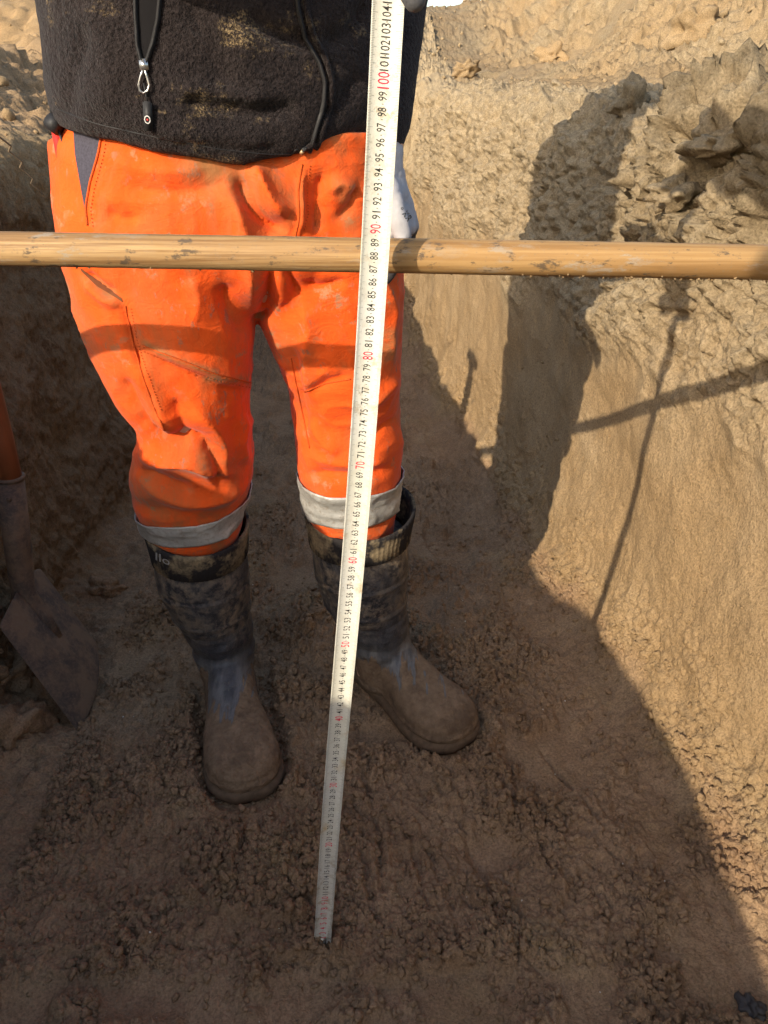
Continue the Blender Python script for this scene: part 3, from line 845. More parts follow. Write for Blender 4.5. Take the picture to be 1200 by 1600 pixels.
def wall_pt(px, py, X_):
    u, v = (px - 600) / FPX, (py - 800) / FPX
    t = X_ / u; return np.array([X_, t * (CP - v * SP), CAM_H - t * (SP + v * CP)])
m = MB(); pts = [wall_pt(px, py, -.655) + np.array([.006 * math.sin(i * 2.1), 0, 0]) for i, (px, py) in enumerate(smooth_poly([(-12, 195), (8, 222), (26, 246), (40, 268), (64, 304)], 14))]
pts[0] = pts[0] + np.array([-.10, 0, 0]); m.tube(pts, list(np.linspace(.0022, .0009, 14)), 8)
tag(m.build("root", plain("pale_root", (.26, .19, .12), .9), None, pts[0]), "thin pale root hanging out of the left trench wall near its top", "root")
# ------------------------------------------------------------------ people: cloth materials
def trouser_material():
    k = NT("orange_workwear")
    n = k.noise(5, 5, .6); n2 = k.noise(34, 6, .7); n3 = k.noise(300, 3, .7)
    c = k.mix(k.ramp(n, [(.35, 0), (.65, 1)]), (.72, .078, .007), (.82, .108, .014))
    # ground-in soil smears
    v = k.noise(1, 6, .68, vec=k.coord((11, 11, 5)), dist=.8)
    z = k.sep()[2]
    zone = k.ramp(z, [(.38, 1.0), (.50, .5), (.62, .7), (.70, .65), (.80, .5), (.88, .85), (.93, .9)])
    smear = k.math('MULTIPLY', k.ramp(v, [(.46, 0), (.64, 1)]), zone)
    c = k.mix(k.math('MULTIPLY', smear, .78), c, (.30, .125, .045))
    spots = k.math('MULTIPLY', k.ramp(n2, [(.57, 0), (.64, 1)]), k.ramp(k.noise(7, 3), [(.46, 0), (.56, 1)]))
    c = k.mix(k.math('MULTIPLY', spots, .8), c, (.30, .19, .10))
    c = k.mix(k.math('MULTIPLY', k.attr("grime"), k.ramp(n2, [(.36, .15), (.55, 1)])), c, (.27, .14, .055))
    w = k.n("ShaderNodeTexWave"); w.inputs["Scale"].default_value = 520; k.l(k.tc.outputs["Object"], w.inputs["Vector"])
    sc_ = k.math('MULTIPLY', k.ramp(k.noise(75, 5, .7, vec=k.coord((1, 1, .55))), [(.57, 0), (.64, 1)]), k.ramp(k.noise(10, 3, vec=k.coord(loc=(5, 2, 1))), [(.48, 0), (.58, 1)]))
    c = k.mix(k.math('MULTIPLY', sc_, .6), c, (.25, .155, .10))
    cr1 = k.math('ABSOLUTE', k.math('SUBTRACT', k.noise(1, 3, .5, vec=k.coord((30, 30, 52), (0, .5, 0)), dist=.9), .5))
    cr2 = k.math('ABSOLUTE', k.math('SUBTRACT', k.noise(1, 3, .5, vec=k.coord((75, 75, 42), (0, -.4, 0)), dist=.6), .5))
    h1 = k.ramp(cr1, [(0, 1), (.10, .25), (.25, 0)]); h2 = k.ramp(cr2, [(0, 1), (.08, .2), (.2, 0)])
    nb = k.bump(w.outputs["Fac"], .18, .0004, k.bump(n3, .3, .0008, k.bump(n2, .2, .003, k.bump(h2, .10, .0016, k.bump(h1, .16, .0035)))))
    return k.done(c, .85, nb, 0, .15, .12)
M_ORANGE = trouser_material()
M_STITCH = plain("orange_stitching", (.50, .075, .008), .85, 0, .3, 600)
M_NAVY = plain("navy_stretch", (.050, .045, .060), .85, 0, .25, 400)
def refl_material(name, base, mudc, amt):
    k = NT(name); n = k.noise(30, 6, .7); n2 = k.noise(140, 4, .7)
    v = k.vor(900, feature='F1'); 
    c = k.mix(k.ramp(n, [(.38, 0), (.62, 1)]), base, [x * .68 for x in base])
    c = k.mix(k.math('MULTIPLY', k.ramp(n2, [(.5, 0), (.66, 1)]), amt), c, mudc)
    return k.done(c, .45, k.bump(n2, .3, .0012, k.bump(n, .35, .005)), .25, .5)
M_REFL = refl_material("reflective_tape", (.50, .485, .45), (.22, .17, .11), .55)
def fleece_material():
    k = NT("black_fleece")
    n = k.noise(330, 3, .75); n1 = k.noise(9, 4, .6); n2 = k.noise(620, 2, .7); f = k.noise(170, 3, .6)
    c = k.mix(k.ramp(n, [(.36, 0), (.64, 1)]), (.006, .0045, .005), (.034, .026, .026))
    c = k.mix(k.ramp(n1, [(.4, 0), (.7, .5)]), c, (.034, .025, .023))
    # dried mud caught in the pile
    p = k.math('MULTIPLY', k.ramp(k.noise(13, 4, .62, vec=k.coord((1, 1, 1.7), loc=(.3, 0, .22))), [(.60, 0), (.70, 1)]), k.ramp(k.noise(430, 4, .75), [(.48, 0), (.60, 1)]))
    p2 = k.math('MULTIPLY', k.ramp(k.noise(26, 4, .7), [(.63, 0), (.70, 1)]), k.ramp(n, [(.44, 0), (.54, 1)]))
    pm = k.math('MAXIMUM', p, k.math('MULTIPLY', p2, .55))
    c = k.mix(k.math('MULTIPLY', pm, .8), c, (.33, .235, .125))
    return k.done(c, .95, k.bump(n2, .5, .0012, k.bump(f, 1.0, .0050, k.bump(n, .9, .0030))), 0, .1, .10)
M_FLEECE = fleece_material()
M_ZIP = plain("black_zip", (.018, .017, .018), .5, 0, .2, 900)
M_BLACK = plain("black_rubber", (.02, .019, .02), .55, 0, .3, 300)
M_SILVER = plain("zip_metal", (.62, .61, .60), .3, .9, .2, 300)
M_TAGRED = plain("tag_red", (.55, .05, .04), .5)
M_TAGWHITE = plain("tag_white", (.6, .58, .55), .5)
def skin_mat():
    k = NT("skin"); n = k.noise(60, 4); return k.done(k.mix(n, (.52, .30, .20), (.60, .36, .25)), .5, k.bump(k.noise(300, 3), .15, .0008), 0, .4)
M_SKIN = skin_mat()
M_HAIR = plain("brown_hair", (.05, .03, .018), .6, 0, .4, 200)
def glove_mat():
    k = NT("glove_knit"); n = k.noise(40, 5, .6); f = k.noise(520, 2)
    c = k.mix(k.ramp(n, [(.4, 0), (.62, 1)]), (.34, .325, .33), (.42, .40, .41))
    c = k.mix(k.ramp(k.noise(17, 4, .7), [(.56, 0), (.66, .5)]), c, (.36, .29, .22))
    z = k.sep()[2]
    c = k.mix(k.ramp(k.math('ADD', z, k.math('MULTIPLY', n, .02)), [(.846, 1), (.852, 0)]), c, (.055, .050, .050))      # dipped finger tips
    return k.done(c, .85, k.bump(f, .3, .0008))
M_GLOVE = glove_mat()

def clean_quads(V, Fq):
    return V, Fq
def grid_disp(V, Nr, d): return V + Nr * d[:, None]

# ------------------------------------------------------------------ the worker
BASE = np.array([-.19, 1.12, 0.0])
worker = thing("person", "worker in muddy orange trousers, black fleece and rubber boots standing in the trench", "person", BASE)

# trousers: two legs and a seat grown into one cloth surface, then folded
YAW = R(16)
legA = [(-.303, 1.07, .945, .112, .112, YAW), (-.300, 1.065, .86, .116, .116, YAW), (-.293, 1.06, .79, .117, .112, 0), (-.290, 1.06, .722, .113, .110, 0), (-.285, 1.06, .63, .0935, .102, 0), (-.2775, 1.065, .571, .0775, .095, 0),
        (-.288, 1.077, .522, .086, .098, 0), (-.299, 1.088, .474, .092, .094, 0), (-.3075, 1.10, .424, .0865, .086, 0), (-.310, 1.105, .365, .0725, .076, 0), (-.309, 1.108, .325, .062, .066, 0)]
legB = [(-.105, 1.075, .955, .110, .118, YAW), (-.098, 1.07, .86, .110, .116, YAW), (-.082, 1.075, .79, .106, .110, 0), (-.076, 1.08, .722, .102, .105, 0), (-.063, 1.09, .63, .0895, .100, 0), (-.058, 1.105, .571, .083, .092, 0),
        (-.054, 1.12, .505, .083, .090, 0), (-.0535, 1.13, .455, .080, .088, 0), (-.055, 1.14, .404, .0775, .083, 0), (-.052, 1.145, .36, .068, .074, 0), (-.05, 1.147, .325, .06, .066, 0)]
legA = [(q[0], q[1] - .022 * float(sstep(.45, .7, q[2]) * sstep(.96, .84, q[2])), *q[2:]) for q in legA]
legB = [(q[0], q[1] + .022 * float(sstep(.45, .6, q[2]) * sstep(.96, .84, q[2])), *q[2:]) for q in legB]
seat = [(-.19, 1.075, .985, .172, .112, YAW), (-.199, 1.075, .945, .202, .128, YAW), (-.198, 1.07, .88, .208, .134, YAW), (-.195, 1.07, .82, .205, .128, YAW), (-.185, 1.075, .775, .15, .105, YAW), (-.178, 1.08, .742, .05, .07, YAW)]
m = MB()
for kk, pw in ((legA, 2.3), (legB, 2.3), (seat, 2.5)): m.loft(dense_rings(kk, 48, 60, pw))
V, F = m.out()
V, F, Nr = remesh(V, F, .0038, 10)
px, py, dp = to_px(V)
tocam = np.array([0, 0, CAM_H]) - V; tocam /= np.linalg.norm(tocam, axis=1, keepdims=True)
facing = sstep(-.15, .25, (Nr * tocam).sum(1))
isA = px < np.interp(py, [300, 500, 560, 650, 850], [440, 402, 412, 425, 430])
FOLDS = [  # (pixels, width px, height m [+ridge / -groove], leg)
    ([(372, 268), (380, 305), (398, 338), (430, 358), (452, 362)], 15, -.012, ''),
    ([(395, 255), (408, 290), (425, 320), (445, 345)], 16, .010, ''),
    ([(360, 300), (378, 350), (392, 420), (398, 480)], 18, .008, ''),
    ([(420, 370), (432, 420), (420, 470), (402, 505)], 12, -.010, ''),
    ([(445, 360), (438, 430), (428, 500)], 18, .006, ''),
    ([(470, 262), (466, 300), (468, 340), (462, 372)], 5, .0045, ''),
    ([(500, 268), (492, 310), (498, 350), (490, 372)], 14, -.006, ''),
    ([(505, 300), (530, 285), (552, 300)], 13, .006, ''),
    ([(525, 340), (545, 320), (556, 290)], 10, -.005, ''),
    ([(476, 440), (500, 448), (545, 436)], 9, -.006, ''),
    ([(470, 470), (480, 520), (476, 570), (480, 620)], 16, .006, ''),
    ([(455, 540), (462, 590), (472, 640), (478, 690)], 14, -.006, ''),
    ([(480, 612), (510, 598), (548, 590)], 9, -.0045, ''),
    ([(478, 655), (500, 690), (530, 715)], 12, .005, ''),
    ([(475, 708), (510, 722), (560, 728), (615, 720)], 9, .005, ''),
    ([(475, 738), (520, 742), (570, 742), (620, 736)], 9, -.006, ''),
    ([(570, 640), (600, 610), (622, 590)], 12, .006, ''),
    ([(575, 690), (605, 665), (624, 650)], 10, -.005, ''),
    ([(600, 440), (612, 480), (605, 530), (612, 570)], 9, .006, ''),
    ([(588, 500), (596, 545), (590, 580)], 8, -.005, ''),
    ([(160, 330), (185, 345), (215, 340)], 14, -.005, ''),
    ([(128, 425), (160, 450), (188, 462)], 9, -.007, ''),
    ([(130, 440), (165, 470), (196, 480)], 8, .006, ''),
    ([(196, 480), (206, 530), (222, 580), (246, 650), (256, 672)], 6, -.005, ''),
    ([(215, 560), (232, 610), (252, 655), (268, 690)], 16, .007, ''),
    ([(190, 590), (215, 640), (235, 680)], 14, -.006, ''),
    ([(228, 535), (280, 560), (340, 585), (390, 598)], 9, .0045, ''),
    ([(225, 552), (280, 578), (340, 602), (388, 612)], 7, -.004, ''),
    ([(222, 668), (262, 690), (300, 680), (340, 700)], 12, -.009, ''),
    ([(212, 705), (250, 725), (290, 712), (330, 735), (372, 740)], 14, .010, ''),
    ([(218, 735), (255, 752), (300, 770)], 12, -.008, ''),
    ([(215, 752), (250, 768), (300, 785), (350, 775), (390, 745)], 12, .007, ''),
    ([(300, 630), (330, 660), (350, 700), (352, 740)], 16, .007, ''),
    ([(320, 690), (340, 720), (342, 755)], 10, -.007, ''),
    ([(380, 640), (372, 690), (385, 730)], 12, .007, ''),
    ([(270, 620), (285, 660), (290, 700)], 14, -.006, ''),
    ([(300, 430), (310, 470), (302, 510)], 22, .004, ''),
    ([(350, 440), (362, 490), (380, 530)], 16, -.005, ''),
    ([(165, 240), (210, 262), (270, 270), (330, 262)], 16, .004, ''),
    ([(180, 280), (240, 300), (310, 298), (360, 285)], 16, -.004, ''),
    ([(455, 380), (452, 420), (470, 470)], 9, -.006, ''),
]
dd = np.zeros(len(V))
wx_ = 5 * vnoise3(V, 22, 3); wy_ = 5 * vnoise3(V, 22, 4)
for pts, wd, am, _ in FOLDS:
    P_ = smooth_poly(pts, 16)
    d, tt = dist_polyline(px + wx_, py + wy_, P_)
    ends = sstep(0, .22, tt) * sstep(1, .78, tt)
    dd += 1.3 * am * (.55 * np.exp(-(d / wd) ** 2) + .75 * np.exp(-np.abs(d) / (.55 * wd))) * (.2 + .8 * ends) * facing
dd += .0040 * vnoise3(V * np.array([1, 1, .45]), 14, 11) + .0010 * vnoise3(V, 40, 12) + .0005 * vnoise3(V, 90, 13)
Vw = V + .02 * np.stack([vnoise3(V, 9, 61), vnoise3(V, 9, 62), vnoise3(V, 9, 63)], 1)
for sc_, am_, sd_ in (((14, 14, 22), .0034, 14), ((20, 20, 34), .0016, 16), ((30, 30, 12), .0008, 18)):
    crease = np.abs(vnoise3(Vw * np.array(sc_), 1.0, sd_)); msk = sstep(-.15, .4, vnoise3(V, 8, sd_ + 40))
    dd += am_ * (np.exp(-(crease / .16)) - .3) * msk
bag = sstep(.62, .45, V[:, 2]) * sstep(.34, .40, V[:, 2])
dd += bag * .0045 * vnoise3(V * np.array([.6, .6, 2.2]), 20, 15)
# the seam groove between the legs stays closed; keep the waist inside the jacket
V = V + Nr * dd[:, None]
Nr = normals(V, F)
tro = obj("trousers", V, F, M_ORANGE, worker)
gr = np.zeros(len(V))
for pts, wd, am in (([(228, 537), (290, 562), (345, 586), (392, 598)], 6, .9), ([(130, 436), (165, 455), (192, 478)], 8, .75), ([(225, 770), (300, 800), (380, 770)], 22, .35), ([(290, 250), (350, 275), (372, 300)], 26, .75), ([(320, 588), (352, 590)], 7, 1.0),
                    ([(400, 420), (402, 500)], 12, .4), ([(600, 520), (606, 560)], 14, .8), ([(520, 290), (540, 340)], 14, .5), ([(340, 715), (380, 735)], 26, .45), ([(300, 420), (300, 470)], 10, .4)):
    d, tt = dist_polyline(px + 2 * wx_, py + 2 * wy_, pts); gr = np.maximum(gr, am * np.exp(-(d / wd) ** 2) * facing)
a = tro.data.attributes.new("grime", 'FLOAT', 'POINT'); a.data.foreach_set("value", gr.astype(np.float32))
T_TRO = bvh(V, F)
def seam(pts, n=40, r=.0009, off=.0006, mat=M_STITCH, name="seam", par=None):
    m = MB(); m.tube(surf_line(T_TRO, pts, n, off), r, 8); return m.build(name, mat, par or tro)
def stitches(mb, pts, n, r=.00055, off=.0009):
    L = surf_line(T_TRO, pts, n * 3, off)
    for i in range(n):
        mb.tube([L[3 * i], L[3 * i + 1]], r, 5)
seam([(160, 205), (154, 240), (141, 285), (134, 325), (137, 352)], name="pocket_edge", r=.0014)
seam([(196, 478), (206, 530), (222, 585), (244, 645), (257, 672)], name="side_seam", r=.0012)
seam([(472, 256), (466, 300), (468, 340), (461, 372)], name="fly_seam", r=.0013)
seam([(455, 560), (463, 600), (474, 650), (484, 700)], name="inner_seam", r=.001)
seam([(476, 612), (505, 600), (548, 592)], name="knee_pocket_seam", r=.001)
seam([(223, 540), (280, 562), (335, 584), (392, 598)], name="knee_pocket_seam", r=.001)
for pl_, nn in (([(168, 208), (162, 245), (149, 290), (142, 328), (146, 356)], 26), ([(484, 258), (479, 300), (481, 335), (474, 360)], 22), ([(225, 549), (280, 571), (335, 593), (392, 606)], 34), ([(205, 482), (215, 532), (231, 585), (252, 642)], 34)):
    m = MB(); stitches(m, pl_, nn); m.build("stitching", M_STITCH, tro)
V2, F2 = surf_patch(T_TRO, [(115, 190), (118, 240), (126, 285), (134, 330)], [(162, 200), (154, 238), (141, 285), (135, 331)], 26, 10, .0012)
obj("hip_panel", V2, F2, M_NAVY, tro)
# thigh pocket opening at the left edge
V2, F2 = surf_patch(T_TRO, [(126, 418), (150, 436), (190, 466)], [(128, 424), (150, 447), (192, 472)], 18, 4, .0009)
obj("pocket_opening", V2, F2, plain("pocket_lining", (.16, .055, .02), .9), tro)

def leg_band(center_pts, ztop, zbot, off, mat, name, par, n=160, mz=18, amp=.004, seed=0):
    """cloth band sewn round a trouser leg between two wavy height curves"""
    C = np.array(center_pts, float); Vv = []
    for j in range(mz):
        f = j / (mz - 1)
        for i in range(n):
            th = 2 * PI * i / n
            z = ztop(th) * (1 - f) + zbot(th) * f
            cx, cy = np.interp(z, C[::-1, 2], C[::-1, 0]), np.interp(z, C[::-1, 2], C[::-1, 1])
            o = Vector((cx, cy, z)); d = Vector((math.cos(th), math.sin(th), 0))
            loc, nr, _, _ = T_TRO.ray_cast(o, d, .14)
            if loc is None: loc = Vector((cx + .08 * math.cos(th), cy + .08 * math.sin(th), z)); nr = -d
            Vv.append(np.array(loc) + np.array([math.cos(th), math.sin(th), 0]) * off)
    Fq = [(j * n + i, j * n + (i + 1) % n, (j + 1) * n + (i + 1) % n, (j + 1) * n + i) for j in range(mz - 1) for i in range(n)]
    Vv = np.array(Vv); ax_ = np.array([[cx, cy, 0]]) ; rad_ = Vv - np.array([np.interp(Vv[:, 2], C[::-1, 2], C[::-1, 0]), np.interp(Vv[:, 2], C[::-1, 2], C[::-1, 1]), Vv[:, 2]]).T
    rad_ /= np.linalg.norm(rad_, axis=1, keepdims=True)
    cr_ = np.exp(-np.abs(vnoise3(Vv * np.array([1, 1, 1.8]), 30, 71)) / .15)
    Vv = Vv + rad_ * (.0028 * cr_ + .0016 * vnoise3(Vv, 22, 72) + .001)[:, None]
    o = obj(name, Vv, Fq, mat, par)
    s = o.modifiers.new("s", 'SOLIDIFY'); s.thickness = .0016; s.offset = 0
    return o
cA = [q[:3] for q in legA]; cB = [q[:3] for q in legB]
# angle -90 deg faces the camera
leg_band(cA, lambda t: .432 + .010 * math.cos(t) + .012 * math.sin(t) + .003 * math.sin(3 * t + 1), lambda t: .391 + .010 * math.cos(t) + .012 * math.sin(t) + .003 * math.sin(2 * t), .0018, M_REFL, "reflective_band", tro)
leg_band(cB, lambda t: .458 - .004 * math.cos(t) + .001 * math.sin(4 * t), lambda t: .393 + .006 * math.cos(t) + .004 * math.sin(2 * t), .0018, M_REFL, "reflective_band", tro)

# ------------------------------------------------------------------ jacket
UP = 1.42
torso = [(-.197, 1.075, .945, .199, .145, YAW), (-.193, 1.072, .962, .206, .156, YAW), (-.193, 1.07, 1.0, .206, .165, YAW), (-.190, 1.07, 1.05, .204, .166, YAW), (-.185, 1.07, 1.12, .204, .158, YAW), (-.18, 1.06, 1.22, .204, .145, YAW), (-.17, 1.05, 1.33, .205, .135, YAW),
         (-.165, 1.045, 1.42, .19, .115, YAW), (-.165, 1.04, 1.475, .12, .085, YAW), (-.165, 1.035, 1.515, .068, .066, YAW)]
def tilt_ring(r, f):
    r = r.copy(); a = f * (.013 * np.cos(np.arctan2(r[:, 1] - 1.07, r[:, 0] + .20) * 2) + .008 - .022 * np.exp(-((r[:, 0] + .115) / .085) ** 2) * (r[:, 1] < 1.07))
    r[:, 2] += a; return r
rings = dense_rings(torso, 64, 80, 2.6)
rings = [tilt_ring(r, max(0, 1 - (r[:, 2].mean() - .945) / .12)) for r in rings]
m = MB(); m.loft(rings)
shL, elL, wrL = np.array([.008, 1.07, 1.405]), np.array([.005, 1.165, 1.13]), np.array([-.014, 1.075, .962])
shR, elR, wrR = np.array([-.345, 1.01, 1.405]), np.array([-.345, .885, 1.175]), np.array([-.060, .715, 1.165])
def sleeve(m, a, b, c, r0, r1, r2):
    P1 = [a * (1 - t) + b * t for t in np.linspace(0, 1, 8)]; P2 = [b * (1 - t) + c * t for t in np.linspace(0, 1, 8)][1:]
    Pp = np.array(P1 + P2)
    for _ in range(2): Pp[1:-1] = .25 * Pp[:-2] + .5 * Pp[1:-1] + .25 * Pp[2:]
    rad = np.interp(np.linspace(0, 1, len(Pp)), [0, .5, 1], [r0, r1, r2]); m.capsule(list(Pp), list(rad), 24)
sleeve(m, shL, elL, wrL, .074, .056, .047)
sleeve(m, shR, elR, wrR, .074, .056, .040)
V, F = m.out(); V, F, Nr = remesh(V, F, .0052, 8)
px, py, dp = to_px(V)
tocam = np.array([0, 0, CAM_H]) - V; tocam /= np.linalg.norm(tocam, axis=1, keepdims=True)
facing = sstep(-.15, .25, (Nr * tocam).sum(1)) * (V[:, 2] < 1.12) * (V[:, 1] > .85)
dd = .0035 * vnoise3(V, 9, 21) + .0018 * vnoise3(V, 24, 22) + .0007 * vnoise3(V, 120, 23)
wx_ = 4 * vnoise3(V, 22, 3)
for pts, wd, am in (([(300, 158), (350, 170), (400, 178), (450, 172)], 12, -.009), ([(290, 140), (340, 150), (400, 158)], 14, .006), ([(250, 200), (330, 212), (400, 220)], 16, .004), ([(130, 60), (110, 120), (105, 170)], 14, -.005),
                    ([(400, 30), (440, 55), (470, 60)], 12, -.007), ([(520, 60), (545, 50), (566, 20)], 14, -.008), ([(150, 30), (170, 90), (160, 150)], 22, .004), ([(430, 232), (380, 236), (300, 226), (200, 205)], 5, -.003),
                    ([(520, 180), (545, 150), (560, 130)], 12, -.006), ([(380, 60), (390, 110), (420, 150)], 18, .004), ([(300, 20), (330, 70), (345, 120)], 20, -.004)):
    d, tt = dist_polyline(px + wx_, py + wx_, smooth_poly(pts, 14)); dd += am * np.exp(-(d / wd) ** 2) * facing
V = V + Nr * dd[:, None]
# fleece pile
Nr = normals(V, F)
jac = obj("jacket", V, F, M_FLEECE, worker)
T_JAC = bvh(V, F)
def zipline(pts, n, r, off, teeth=True, mat=M_ZIP):
    m = MB(); L = surf_line(T_JAC, pts, n, off); m.tube(L, r, 8)
    if teeth:
        L2 = surf_line(T_JAC, pts, n * 2, off + r * .7)
        for q in L2: m.ball(q, (r * .85, r * .7, r * .36), 6, 4)
    return m
# chest pocket zip, its two rows of teeth parting above the slider
zp = zipline([(211, -25), (213, 30), (215, 70), (222, 96)], 40, .0024, .0012).build("pocket_zip", M_ZIP, jac)
zipline([(252, -25), (247, 30), (238, 70), (229, 97)], 40, .0024, .0012).build("pocket_zip", M_ZIP, jac)
V2, F2 = surf_patch(T_JAC, [(213, -25), (215, 30), (218, 70), (224, 94)], [(250, -25), (245, 30), (236, 70), (227, 95)], 20, 6, -.0008)
V2b, F2b = surf_patch(T_JAC, [(214, -25), (216, 30), (219, 70), (224, 92)], [(249, -25), (244, 30), (235, 70), (227, 93)], 20, 6, .0006)
obj("pocket_opening", V2b, F2b, plain("dark_lining", (.006, .005, .006), .95), jac)
q = hit(T_JAC, 226, 101, .003); m = MB()
m.box(q, (.0085, .005, .011), None, .0014)
sl = m.build("slider", M_SILVER, jac)
m = MB(); Lq = [hit(T_JAC, x, y, .0042) for x, y in ((226, 104), (221, 118), (218, 132), (220, 141), (226, 145), (232, 141), (235, 132), (231, 118), (227, 104))]
m.tube(Lq, .0011, 8); m.build("ring_pull", M_SILVER, sl)
m = MB(); m.tube([hit(T_JAC, x, y, .0035) for x, y in ((226, 130), (230, 150), (233, 160))], .0010, 8); m.build("pull_cord", M_ZIP, sl)
a_, b_ = hit(T_JAC, 232, 157, .0035), hit(T_JAC, 236, 203, .0045)
dv = b_ - a_; L_ = np.linalg.norm(dv); dv /= L_; sx = np.cross(dv, [0, 1, 0]); sx /= np.linalg.norm(sx); ny = np.cross(sx, dv)
if ny[1] > 0: ny = -ny
m = MB(); m.box((a_ + b_) / 2 + ny * .001, (.0095, .003, L_), np.stack([sx, ny, dv], 1), .0013)
tg = m.build("pull_tab", M_BLACK, sl)
cq = b_ - dv * .011 + ny * .0028; th = np.linspace(0, 2 * PI, 17)
m = MB(); m.tube([cq + .0028 * (sx * math.cos(t) + dv * math.sin(t) * 1.25) for t in th], .00055, 6); m.build("round_mark", M_TAGWHITE, tg)
m = MB(); m.ball(cq, (.0011, .0006, .0011), 8, 6); m.build("mark_dot", M_TAGRED, tg)
# main front zip with its wind flap
zipline([(462, -25), (466, 20), (478, 62), (498, 98), (507, 128), (505, 160), (494, 200), (480, 246)], 80, .0023, .0012).build("front_zip", M_ZIP, jac)
m = MB(); m.tube(surf_line(T_JAC, [(474, -25), (479, 20), (491, 60), (509, 94), (518, 128), (515, 165), (503, 205), (488, 250)], 70, .001), .0032, 10); m.build("zip_flap", M_FLEECE, jac)
m = MB(); m.tube([hit(T_JAC, 478, 247, .002), hit(T_JAC, 477, 255, .002)], .0022, 8); m.build("zip_stop", plain("zip_brass", (.5, .36, .2), .4, .6), jac)
m = MB(); m.tube(surf_line(T_JAC, [(88, 170), (150, 194), (240, 214), (340, 233), (420, 242), (470, 240)], 60, -.0003), .0008, 6); m.build("hem_stitch", M_ZIP, jac)
# cord lock and red pull strap at the hip
q = hit(T_TRO, 99, 203, .010); m = MB()
m.ball(q, (.0085, .009, .0095), 16, 10); m.tube([q + (-.006, 0, .004), q + (.006, -.004, -.004)], .0092, 14)
m.tube([q + (-.002, 0, .008), q + (0, .004, .03)], .0025, 8); m.tube([q + (.004, -.004, -.006), q + (.006, -.002, -.022), q + (.003, 0, -.028)], .0016, 8)
m.build("cord_lock", M_BLACK, tro)
m = MB(); q2 = q + np.array([-.002, .004, -.012])
m.loft([np.array([q2 + (x * .005, y * .0012, z) for x, y in ((-1, -1), (1, -1), (1, 1), (-1, 1))]) for z in (0.006, -.012, -.03, -.052)]); m.build("pull_strap", plain("red_strap", (.55, .02, .015), .7), tro)

# ------------------------------------------------------------------ boots
def boot_material():
    k = NT("muddy_rubber_boot")
    z = k.sep()[2]; n = k.noise(9, 5, .6); n2 = k.noise(55, 6, .7); n3 = k.noise(240, 4, .7)
    st = k.noise(1, 3, .6, vec=k.coord((62, 9, 4)))          # run-off streaks down the ankle
    edge = k.math('ADD', z, k.math('MULTIPLY', k.math('SUBTRACT', st, .5), .12))
    edge = k.math('ADD', edge, k.math('MULTIPLY', k.math('SUBTRACT', n, .5), .06))
    rub = k.mix(k.ramp(n2, [(.38, 0), (.62, 1)]), (.026, .026, .030), (.066, .068, .076))
    smear = k.math('MULTIPLY', k.ramp(n2, [(.42, 0), (.60, 1)]), k.ramp(k.noise(12, 4, .65, vec=k.coord((1, 1, .7))), [(.38, 0), (.56, 1)]))
    zz = k.math('MULTIPLY', z, 2.0)
    shaft = k.mix(k.math('MULTIPLY', smear, k.ramp(zz, [(.28, 0), (.38, .9)])), rub, (.225, .170, .115))
    pale = k.ramp(edge, [(.096, 0), (.099, .9), (.106, .6), (.118, .25), (.150, 0)])
    c = k.mix(k.math('MULTIPLY', pale, .85), shaft, (.20, .19, .175))
    mud = k.mix(k.ramp(n2, [(.35, 0), (.65, 1)]), (.17, .108, .062), (.26, .172, .102))
    c = k.mix(k.ramp(edge, [(.094, 1), (.097, 0)]), c, mud)
    c = k.mix(k.ramp(n3, [(.55, 0), (.72, .35)]), c, (.26, .2, .14))
    lump = k.math('MULTIPLY', k.ramp(k.noise(85, 5, .7), [(.46, 0), (.62, 1)]), k.ramp(edge, [(.085, 1), (.10, .15)]))
    c = k.mix(k.math('MULTIPLY', k.ramp(k.noise(19, 5, .7), [(.50, 0), (.62, 1)]), k.ramp(edge, [(.085, .7), (.1, 0)])), c, (.105, .068, .042))
    return k.done(c, k.ramp(edge, [(.09, .95), (.10, .34)]), k.bump(lump, .6, .0035, k.bump(n3, .4, .0014, k.bump(n2, .5, .004))), 0, .4)
M_BOOT = boot_material()
def collar_material():
    k = NT("knit_collar"); n = k.noise(26, 5, .65); n2 = k.noise(200, 4, .7)
    c = k.mix(k.ramp(k.noise(16, 4, .7), [(.47, 0), (.60, .85)]), (.022, .019, .019), (.30, .225, .13))
    c = k.mix(k.ramp(n2, [(.45, 0), (.65, .5)]), c, (.03, .026, .024))
    return k.done(c, .9, k.bump(n2, .5, .001), 0, .2)
M_COLLAR = collar_material()
M_SOLE = plain("muddy_sole", (.125, .080, .048), .95, 0, .3, 90)
